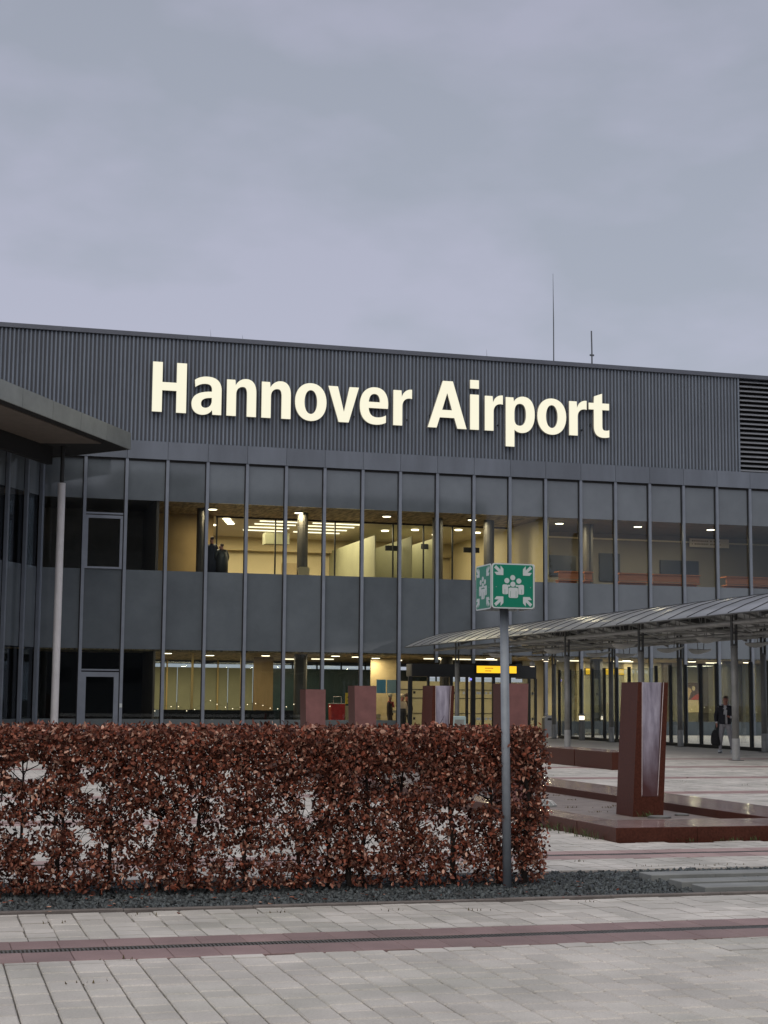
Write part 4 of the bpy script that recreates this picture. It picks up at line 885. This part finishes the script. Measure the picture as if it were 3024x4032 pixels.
C_ = np.stack([HXB-np.abs(RNG.normal(size=ne))*.10+.02, RNG.uniform(HY0, HY1, ne), RNG.uniform(.05, HH, ne)], -1)      # clipped end
nd = 3600
D_ = np.stack([RNG.uniform(HXA, HXB, nd), HY0+np.abs(RNG.normal(size=nd))*.12, RNG.uniform(.02, .40, nd)], -1); D_ = D_[gapn(D_, 5, 9) > -.1]
P = np.concatenate([A_, B_, C_, D_]); P = P[holes(P)]
P[:, 2] = np.clip(P[:, 2], .02, HH+.02+.035*np.array([mnoise.noise(Vector((p[0]*2.3, 0, 3))) for p in P])); P[:, 1] = np.clip(P[:, 1], HY0-.03, HY1+.03)
P[:, 0] = np.minimum(P[:, 0], HXB+.03-.10*np.clip((P[:, 2]-1.12)/.25, 0, 1)**2)
sz = .018+.040*RNG.beta(2, 2, len(P)); hang = np.where(P[:, 2] > 1.15, .15, -.55)
V, T3 = make_leaves(P, sz, hang)
t = RNG.random(len(P)); pal = np.array([(.062, .021, .014), (.165, .055, .034), (.275, .105, .066), (.52, .31, .225), (.27, .074, .040)])
ci = RNG.choice(5, len(P), p=[.27, .27, .20, .13, .13]); cl = pal[ci]*RNG.uniform(.75, 1.25, (len(P), 1))
cl = np.concatenate([cl, np.ones((len(P), 1))], 1); cl = np.repeat(cl, 8, axis=0)
kind(add('foliage', big_mesh('foliage', V, T3, ['leaf'], cl), hd), 'stuff')
# fallen leaves on the gravel and paving
nf = 130
FP = np.stack([RNG.uniform(-.5, 6, nf), 13.1+RNG.normal(size=nf)*.35, np.full(nf, .025)], -1)
V, T3 = make_leaves(FP, RNG.uniform(.035, .06, nf), 0); V[:, 2] = .015+np.abs(V[:, 2]-.015)*.35
cl = np.repeat(np.concatenate([pal[RNG.choice(5, nf)], np.ones((nf, 1))], 1), 8, axis=0)
kind(add('fallen_leaves', big_mesh('fallen_leaves', V, T3, ['leaf'], cl)), 'stuff', 'dry fallen beech leaves on the gravel')

# ================================================================== ASSEMBLY POINT SIGN
SX, SY = 4.928, 13.40
ap = empty('assembly_point_sign', (SX, SY, 0), 'green assembly point sign box on a grey steel post', 'sign')
LEAN = -.030
put('post', MB().tube([(SX+.02, SY, -.05), (SX+.02+LEAN, SY, 2.44)], .0385, 14), 'post', ap, smooth=True)
put('post_clamp', MB().box(SX-.09, SX+.07, SY-.09, SY+.09, 2.43, 2.455), 'blackp', ap)
put('box_frame', MB().box(SX-.175, SX+.175, SY-.175, SY+.175, 2.435, 2.80), 'blackp', ap)
put('bracket', MB().box(SX+.03, SX+.19, SY-.17, SY-.15, 2.415, 2.434).box(SX-.16, SX-.01, SY-.17, SY-.15, 2.415, 2.434), 'blackp', ap)
def rrect(x0, x1, z0, z1, r, n=5):
    p = []
    for cx, cz, a in ((x1-r, z0+r, -90), (x1-r, z1-r, 0), (x0+r, z1-r, 90), (x0+r, z0+r, 180)):
        for i in range(n+1): t = radians(a+90*i/n); p.append((cx+r*cos(t), cz+r*sin(t)))
    return p
def sign_face(fn, lab):
    def flat(m, pts, d0, d1, mi=0):
        n_ = len(pts); m.poly([fn(p[0], p[1], d0) for p in pts]+[fn(p[0], p[1], d1) for p in pts], [tuple(range(n_)), tuple(range(n_, 2*n_))[::-1]]+[((i+1)%n_, i, n_+i, n_+(i+1)%n_) for i in range(n_)], mi)
    m = MB(); flat(m, rrect(-.199, .199, -.199, .199, .028), .006, 0); pn = fixn(put('panel', m, 'white', ap))
    m = MB(); flat(m, rrect(-.187, .187, -.187, .187, .020), .0075, .0055); fixn(put('green_field', m, 'green', pn))
    m = MB()
    arrow = [(-.178, .158), (-.160, .180), (-.118, .140), (-.118, .178), (-.092, .150), (-.092, .094), (-.155, .094), (-.176, .120), (-.136, .122)]
    for sx_ in (1, -1):
        for sz_ in (1, -1):
            flat(m, [(a*sx_, b*sz_) for a, b in arrow], .0095, .0072)
    for cx, cz in ((-.059, .046), (-.004, .073), (.053, .045), (-.003, .016)):
        flat(m, [(cx+.0235*cos(2*pi*i/18), cz+.0235*sin(2*pi*i/18)) for i in range(18)], .0095, .0072)
    def body(x0, x1, z0, z1, d): flat(m, rrect(x0, x1, z0, z1, .014, 4), d, .0072)
    body(-.101, -.048, -.074, .012, .0095); body(.049, .101, -.074, .012, .0095)
    body(-.043, .045, -.105, -.014, .0095)
    flat(m, [(-.0485, -.074), (-.0465, -.074), (-.0465, -.006), (-.030, -.006), (-.026, .010), (-.0485, .010)], .0095, .0072); flat(m, [(.0495, -.074), (.0475, -.074), (.0475, -.006), (.025, -.006), (.022, .010), (.0495, .010)], .0095, .0072)
    fixn(put('pictogram', m, 'white', pn))
    m = MB()
    for x in (-.078, .078, -.026, .026): flat(m, [(x-.0012, -.098 if abs(x) < .05 else -.07), (x+.0012, -.098 if abs(x) < .05 else -.07), (x+.0012, -.045 if abs(x) < .05 else -.03), (x-.0012, -.045 if abs(x) < .05 else -.03)], .0105, .0092)
    fixn(put('pictogram_lines', m, 'green', pn))
    m = MB()
    for x in (-.158, .163): flat(m, [(x+.005*cos(i*.785), -.010+.005*sin(i*.785)) for i in range(8)], .011, .006)
    fixn(put('rivet', m, 'post', pn))
ZM = 2.613
sign_face(lambda u, z, d: (SX+u, SY-.20-d, ZM+z), 'front'); sign_face(lambda u, z, d: (SX-.20-d, SY-u, ZM+z-.004), 'left')
sign_face(lambda u, z, d: (SX-u, SY+.20+d, ZM+z), 'rear'); sign_face(lambda u, z, d: (SX+.20+d, SY+u, ZM+z), 'right')

# ================================================================== PEOPLE AND SMALL THINGS
def skinned(verts, edges, radii, root=0, sub=2):
    me = bpy.data.meshes.new('skin'); me.from_pydata(verts, edges, []); o = bpy.data.objects.new('skin_tmp', me); COL.objects.link(o)
    md = o.modifiers.new('s', 'SKIN'); md.use_smooth_shade = True
    for i, r in enumerate(radii): me.skin_vertices[0].data[i].radius = (r, r) if not isinstance(r, tuple) else r
    me.skin_vertices[0].data[root].use_root = True
    ss_ = o.modifiers.new('u', 'SUBSURF'); ss_.levels = sub; ss_.render_levels = sub
    dg = bpy.context.evaluated_depsgraph_get(); out = bpy.data.meshes.new_from_object(o.evaluated_get(dg))
    bpy.data.objects.remove(o); return out
def person(name, at, rot, lab, J, E_, region, mats, group=None, sub=2):
    t = empty(name, at, lab, 'person', group)
    keys = list(J); verts = [J[k][:3] for k in keys]; rad = [J[k][3] for k in keys]; ed = [(keys.index(a), keys.index(b)) for a, b in E_]
    me = skinned(verts, ed, rad, keys.index('pelvis'), sub)
    me.materials.clear()
    for m in mats: me.materials.append(PM[m])
    for p in me.polygons: p.material_index = region(p.center); p.use_smooth = True
    me.transform(Matrix.Rotation(rot, 4, 'Z'))
    add('body', me, t, at); return t
def std_joints():
    return dict(pelvis=(0,0,.98,(.165,.125)), belly=(0,-.01,1.12,(.17,.13)), chest=(0,0,1.36,(.185,.125)), neck0=(.01,0,1.53,(.075,.07)), neck=(.02,-.01,1.60,(.055,.06)), head=(.025,-.025,1.70,(.078,.095)), crown=(.03,-.015,1.80,(.072,.085)),
      hl=(-.10,0,.90,.105), kl=(-.14,-.03,.52,.078), al=(-.175,.02,.11,.052), tl=(-.20,-.14,.05,.042), hr=(.10,0,.90,.105), kr=(.16,-.05,.52,.078), ar=(.225,-.01,.11,.052), tr=(.30,-.14,.05,.042),
      sl=(-.20,0,1.47,.078), el=(-.285,.02,1.20,.06), wl=(-.275,-.04,.96,.042), pl=(-.27,-.055,.90,(.022,.036)), sr=(.20,0,1.47,.078), er=(.285,-.03,1.20,.06), wr=(.17,-.20,1.16,.042), pr=(.115,-.235,1.19,(.022,.036)))
STD_E = [('pelvis','belly'),('belly','chest'),('chest','neck0'),('neck0','neck'),('neck','head'),('head','crown'),('pelvis','hl'),('hl','kl'),('kl','al'),('al','tl'),('pelvis','hr'),('hr','kr'),('kr','ar'),('ar','tr'),('chest','sl'),('sl','el'),('el','wl'),('wl','pl'),('chest','sr'),('sr','er'),('er','wr'),('wr','pr')]
def fingers(J, E_):
    for s, base, dirs in (('pl', J['pl'], [(-.02,-.02,-.07),(-.008,-.035,-.075),(.004,-.04,-.07),(.016,-.035,-.06),(.03,-.045,-.01)]), ('pr', J['pr'], [(-.06,-.03,.03),(-.07,-.03,.012),(-.068,-.028,-.006),(-.055,-.025,-.022),(-.015,-.05,.04)])):
        for i, d in enumerate(dirs):
            a, b = f'{s}f{i}a', f'{s}f{i}b'
            J[a] = (base[0]+d[0]*.55, base[1]+d[1]*.55, base[2]+d[2]*.55, .010); J[b] = (base[0]+d[0]+(.006 if s == 'pl' else 0), base[1]+d[1]+.012, base[2]+d[2], .008)
            E_ += [(s, a), (a, b)]
MAN = (25.15, 47.6, 0); azm = math.atan2(MAN[0], MAN[1]); mrot = -azm
J = std_joints(); E_ = list(STD_E); fingers(J, E_)
def man_region(c):
    if c.z > 1.545: return 0
    if c.z < .095: return 3
    if (c.x < -.20 and c.z < .965 and c.z > .78): return 0
    if c.x < .16 and c.y < -.15 and c.z > 1.05: return 0
    if c.z < .97: return 1
    return 2
man = person('person', MAN, mrot, 'man in navy jacket and grey trousers walking with a bag under the canopy', J, E_, man_region, ['skin', 'trousers', 'shirt', 'shoe'])
RZ = Matrix.Rotation(mrot, 4, 'Z')
def child_mesh(name, me, m, parent, at): me.transform(RZ); me.materials.clear(); me.materials.append(PM[m]); return add(name, me, parent, at)
# open jacket: sleeves and two front panels over the body
jv = dict(c0=(0,.0,.93,(.205,.17)), c1=(0,-.005,1.15,(.215,.175)), c2=(0,.0,1.38,(.215,.165)), c3=(.0,.01,1.49,(.14,.11)), sl=(-.205,.01,1.46,.095), el=(-.295,.02,1.20,.078), wl=(-.28,-.04,.99,.060), sr=(.205,.01,1.46,.095), er=(.295,-.03,1.20,.078), wr=(.19,-.185,1.165,.060))
ks = list(jv); je = [('c0','c1'),('c1','c2'),('c2','c3'),('c2','sl'),('sl','el'),('el','wl'),('c2','sr'),('sr','er'),('er','wr')]
jm = skinned([jv[k][:3] for k in ks], [(ks.index(a), ks.index(b)) for a, b in je], [jv[k][3] for k in ks], 1)
b_ = bmesh.new(); b_.from_mesh(jm); bmesh.ops.delete(b_, geom=[f for f in b_.faces if (lambda c: -.04+.01*(c.z < 1.2) < c.x < .06 and c.y < -.04 and c.z < 1.60 and not (c.x > .09 and c.y < -.15))(f.calc_center_median())], context='FACES'); b_.to_mesh(jm); b_.free()
for p in jm.polygons: p.use_smooth = True
child_mesh('jacket', jm, 'jacket', man, MAN)
def ell(cx, cy, cz, rx, ry, rz_, n=12, mth=8, cut=None):
    m = MB()
    for i in range(mth+1):
        t = pi*i/mth
        for k_ in range(n): a = 2*pi*k_/n; m.v.append((cx+rx*sin(t)*cos(a), cy+ry*sin(t)*sin(a), cz+rz_*cos(t)))
    for i in range(mth):
        for k_ in range(n): m.f.append([i*n+k_, (i+1)*n+k_, (i+1)*n+(k_+1)%n, i*n+(k_+1)%n]); m.m.append(0)
    return m
child_mesh('hair', ell(.033, .005, 1.80, .080, .092, .062).mesh('hair', 'hair', True), 'hair', man, MAN)
child_mesh('ear', ell(-.055, -.01, 1.73, .012, .022, .032).mesh('ear', 'skin', True), 'skin', man, MAN); child_mesh('ear', ell(.112, -.01, 1.73, .012, .022, .032).mesh('ear', 'skin', True), 'skin', man, MAN)
child_mesh('nose', ell(.035, -.128, 1.715, .014, .022, .026).mesh('nose', 'skin', True), 'skin', man, MAN)
for x in (.005, .068): child_mesh('eye', ell(x, -.108, 1.748, .011, .008, .007).mesh('eye', 'hair', True), 'hair', man, MAN)
child_mesh('mouth', ell(.037, -.115, 1.668, .024, .008, .005).mesh('mouth', 'coat', True), 'coat', man, MAN)
child_mesh('hood', MB().tube([(-.10, -.05, 1.49), (-.11, .05, 1.555), (0, .11, 1.58), (.13, .05, 1.555), (.115, -.05, 1.49)], .034, 8).mesh('hood', 'shirt', True), 'shirt', man, MAN)
for sx_, (ax_, ay_, tx_, ty_) in (('l', (-.175, .03, -.205, -.16)), ('r', (.225, .01, .315, -.155))):
    me = skinned([(ax_, ay_+.04, .052), (ax_, ay_, .075), ((ax_+tx_)/2, (ay_+ty_)/2, .062), (tx_, ty_, .045)], [(0,1),(1,2),(2,3)], [.052, .062, .058, .045], 1)
    for p in me.polygons: p.use_smooth = True
    child_mesh('shoe', me, 'shoe', man, MAN)
    m = MB().tube([(ax_, ay_+.07, .012), ((ax_+tx_)/2, (ay_+ty_)/2, .012), (tx_, ty_-.03, .014)], [.05, .055, .04], 8); m.v = [(a, b, max(0, min(c, .024))) for a, b, c in m.v]; child_mesh('sole', m.mesh('sole', 'sole'), 'sole', man, MAN)
# the bag in his hand
bt = empty('bag', MAN, 'black bag hanging from the walking man\'s hand', 'bag')
bg_ = MB(); prf = [(-.155,.27),(-.17,.42),(-.15,.60),(-.09,.74),(-.02,.77),(.04,.70),(.09,.55),(.135,.35),(.15,.25),(.05,.235),(-.07,.25)]
bg_.prism([(x-.30, z) for x, z in prf][::-1], 1, -.13, .06)
me = bg_.mesh('bag_body', 'bag'); b_ = bmesh.new(); b_.from_mesh(me); bmesh.ops.recalc_face_normals(b_, faces=b_.faces); bmesh.ops.bevel(b_, geom=b_.edges[:], offset=.025, segments=2, affect='EDGES'); b_.to_mesh(me); b_.free(); child_mesh('bag_body', me, 'bag', bt, MAN)
child_mesh('bag_handle', MB().tube([(-.36, -.04, .74), (-.32, -.05, .85), (-.27, -.055, .868), (-.25, -.05, .84), (-.27, -.03, .74)], .010, 6).mesh('bag_handle', 'bag', True), 'bag', bt, MAN)
child_mesh('bag_pocket', MB().prism([(-.44,.30),(-.24,.30),(-.26,.48),(-.43,.48)], 1, -.165, -.125).mesh('bag_pocket', 'bag'), 'bag', bt, MAN)
t = empty('office_chair', (17.35, D+1.4, 7.3), 'dark office chair back behind the upper window', 'chair')
put('chair_back', MB().prism([(17.1, 7.62), (17.6, 7.62), (17.66, 7.95), (17.55, 8.02), (17.15, 8.02), (17.04, 7.95)], 1, D+1.36, D+1.44), 'bulk', t); put('chair_seat', MB().box(17.1, 17.6, D+1.44, D+1.9, 7.52, 7.6), 'bulk', t); put('chair_stem', MB().tube([(17.35, D+1.66, 7.3), (17.35, D+1.66, 7.52)], .04, 8), 'dark', t)
# two people upstairs at the window
def simple(name, at, rot, lab, top, h=1.0, hat=None, scale=1.0, group=None):
    J2 = std_joints(); J2['wr'] = (.25, -.08, .96, .042); J2['pr'] = (.25, -.09, .90, (.022, .036)); J2['er'] = (.28, .0, 1.2, .06); E2_ = list(STD_E); fingers(J2, E2_)
    J2 = {k: (a[0]*scale, a[1]*scale, a[2]*scale*h, a[3]*scale*1.12 if not isinstance(a[3], tuple) else (a[3][0]*scale*1.15, a[3][1]*scale*1.15)) for k, a in J2.items()}
    def reg(c): return 0 if c.z > 1.56*h*scale else (1 if c.z > .5*h*scale else 2)
    return person(name, at, rot, lab, J2, E2_, reg, ['skin', top, 'navy'], group, 1)
p1 = simple('person', (12.78, D+1.0, 7.30), radians(160), 'tall person in navy at the upper window below the round lamp', 'navy', 1.06)
p2 = simple('person', (13.22, D+.8, 7.30), radians(200), 'person in a bulky black coat with back to the upper window', 'blackp', .74, scale=1.18)
for p_, dz in ((p1, 1.81*1.06), (p2, 1.81*.873)): put('hair', ell(0, 0, 0, .095, .11, .08), 'hair', p_, WL[p_.name]+Vector((0, 0, dz)), smooth=True); put('long_coat', MB().lathe([(.30, .02), (.31, .7), (.30, dz-.62), (.27, dz-.45), (.18, dz-.33), (.07, dz-.27)], (0, 0, 0), 14), 'navy' if p_ is p1 else 'blackp', p_, WL[p_.name], smooth=True)
# three people inside the entrance
f1 = simple('person', (21.72, D+1.3, .02), radians(60), 'person in brown coat and cream hat inside left of the doors', 'coat', 1.0)
put('hat', ell(0, 0, 0, .125, .13, .085), 'fleece', f1, (21.73, D+1.28, 1.86), smooth=True); put('scarf', MB().tube([(21.60, D+1.22, 1.56), (21.72, D+1.16, 1.50), (21.85, D+1.2, 1.54), (21.86, D+1.12, 1.30)], .055, 8), 'redscarf', f1, smooth=True); put('hand_bag', MB().box(21.82, 21.99, D+1.05, D+1.18, 1.02, 1.14), 'fleece', f1)
f2 = simple('person', (22.72, D+2.6, .02), radians(10), 'person in cream jacket and cream hat inside beside the doors', 'fleece', 1.0)
put('hat', ell(0, 0, 0, .125, .13, .09), 'fleece', f2, (22.74, D+2.57, 1.87), smooth=True); put('skirt', MB().lathe([(.22, .0), (.25, .4), (.24, 1.05), (.2, 1.2)], (22.72, D+2.6, .03), 12), 'blackp', f2)
f3 = simple('person', (23.08, D+3.0, .02), radians(-10), 'dark haired person behind the one in cream inside', 'coat', 1.02)
put('hair', ell(0, 0, 0, .12, .12, .12), 'hair', f3, (23.10, D+3.02, 1.87), smooth=True)
# red container with yellow board
t = empty('waste_container', (19.28, D+2, .02), 'red fabric waste container with grey rim inside the window', 'container')
put('sack', MB().poly([(18.93,D+1.75,.10),(19.55,D+1.75,.10),(19.55,D+2.3,.10),(18.93,D+2.3,.10),(18.90,D+1.72,1.43),(19.60,D+1.72,1.43),(19.60,D+2.33,1.43),(18.90,D+2.33,1.43)], [(0,3,2,1),(4,5,6,7),(0,1,5,4),(1,2,6,5),(2,3,7,6),(3,0,4,7)]), 'red', t)
put('rim', MB().tube([(18.9,D+1.72,1.45),(19.6,D+1.72,1.45),(19.6,D+2.33,1.45),(18.9,D+2.33,1.45),(18.9,D+1.72,1.45)], .025, 6), 'steel', t); put('handle', MB().tube([(19.15,D+2.33,1.45),(19.15,D+2.35,1.78),(19.55,D+2.35,1.78),(19.55,D+2.33,1.45)], .02, 6), 'steel', t)
for x in (18.98, 19.5): put('wheel', MB().lathe([(.05, 0), (.05, .1)], (x, D+1.8, .02), 10), 'blackp', t)
t = empty('yellow_notice', (19.67, D+1.6, .02), 'yellow notice board on a pale stand beside the red container', 'notice')
put('board', MB().box(19.55, 19.79, D+1.55, D+1.58, 1.44, 1.97), 'yel', t); put('board_mark', MB().box(19.66, 19.69, D+1.543, D+1.549, 1.72, 1.80).box(19.65, 19.70, D+1.543, D+1.549, 1.56, 1.60), 'dark', t); put('stand', MB().box(19.58, 19.78, D+1.6, D+1.8, .02, 1.35), 'ochre', t)
for x, m, l in ((20.72, 'bluep', 'blue paper notice stuck inside the window'), (21.24, 'palep', 'pale paper notice stuck inside the window')): tag(put('window_notice', MB().box(0, .46, 0, .01, 0, .65), m, None, (x, D+.12, 1.96)), l, 'notice')
tag(put('low_bench', MB().box(0, .95, 0, .4, 0, .06).box(.05, .15, .05, .35, -.30, 0).box(.8, .9, .05, .35, -.30, 0).box(0, .95, .36, .42, 0, .34), 'ochre', None, (20.4, D+1.2, .62)), 'pale wooden bench inside below the paper notices', 'bench')
# info kiosk and cone near the doors
t = empty('info_stele', (19.4, 58, 0), 'small pale grey cabinet standing before the entrance doors', 'cabinet')
put('cabinet_body', MB().cbox(19.15, 19.68, 57.8, 58.2, 0, 1.05, .03), 'palep', t); put('cabinet_panel', MB().box(19.24, 19.6, 57.785, 57.797, .2, .92), 'slab', t)
t = empty('traffic_cone', (19.35, 54.5, 0), 'small red cone tip showing above the hedge', 'cone')
put('cone_body', MB().lathe([(.15, .04), (.12, .2), (.06, .62), (.03, .80)], (19.35, 54.5, 0), 12), 'red', t); put('cone_base', MB().box(19.17, 19.53, 54.32, 54.68, 0, .04), 'red', t)
# poster
t = empty('poster', (40.3, D+6, 1.1), 'bright poster of a figure in red behind the glass screen', 'poster')
put('poster_board', MB().box(39.95, 40.72, D+5.96, D+6.0, 1.10, 2.72), 'posterdk', t); put('lower_panel', MB().box(39.97, 40.70, D+5.945, D+5.958, 1.12, 1.78), 'postercream', t); put('warm_field', MB().prism([(39.98,1.8),(40.35,1.8),(40.2,2.4),(39.98,2.5)], 1, D+5.945, D+5.957), 'posterbg', t)
put('red_shape', MB().prism([(40.15,1.80),(40.69,1.80),(40.69,2.15),(40.45,2.05)], 1, D+5.935, D+5.943), 'posterred', t); put('figure_shape', MB().prism([(40.05,1.8),(40.6,1.85),(40.5,2.15),(40.35,2.3),(40.2,2.2)], 1, D+5.944, D+5.95), 'posterdk', t); put('head_shape', MB().prism([(40.35+.09*cos(i*pi/6), 2.42+.13*sin(i*pi/6)) for i in range(12)], 1, D+5.925, D+5.933), 'postercream', t)
# small fairy lights inside the left windows
fl = empty('fairy_lights', (11, D+.3, 1.1), 'string of tiny warm fairy lights inside the left ground windows', 'fairy lights')
bl = ell(0, 0, 0, .018, .018, .022, 8, 5).mesh('bulb', 'bulb'); wire = []
for i in range(24):
    x = 10.2+.36*i+hr.uniform(-.05, .05); z = 1.30+.25*sin(i*1.1)*(1 if i < 8 else .5)-.25*(i < 3); add('bulb', bl, fl, (x, D+.3, z)); wire.append((x, D+.3, z+.02))
put('wire', MB().tube(wire, .004, 4), 'dark', fl)
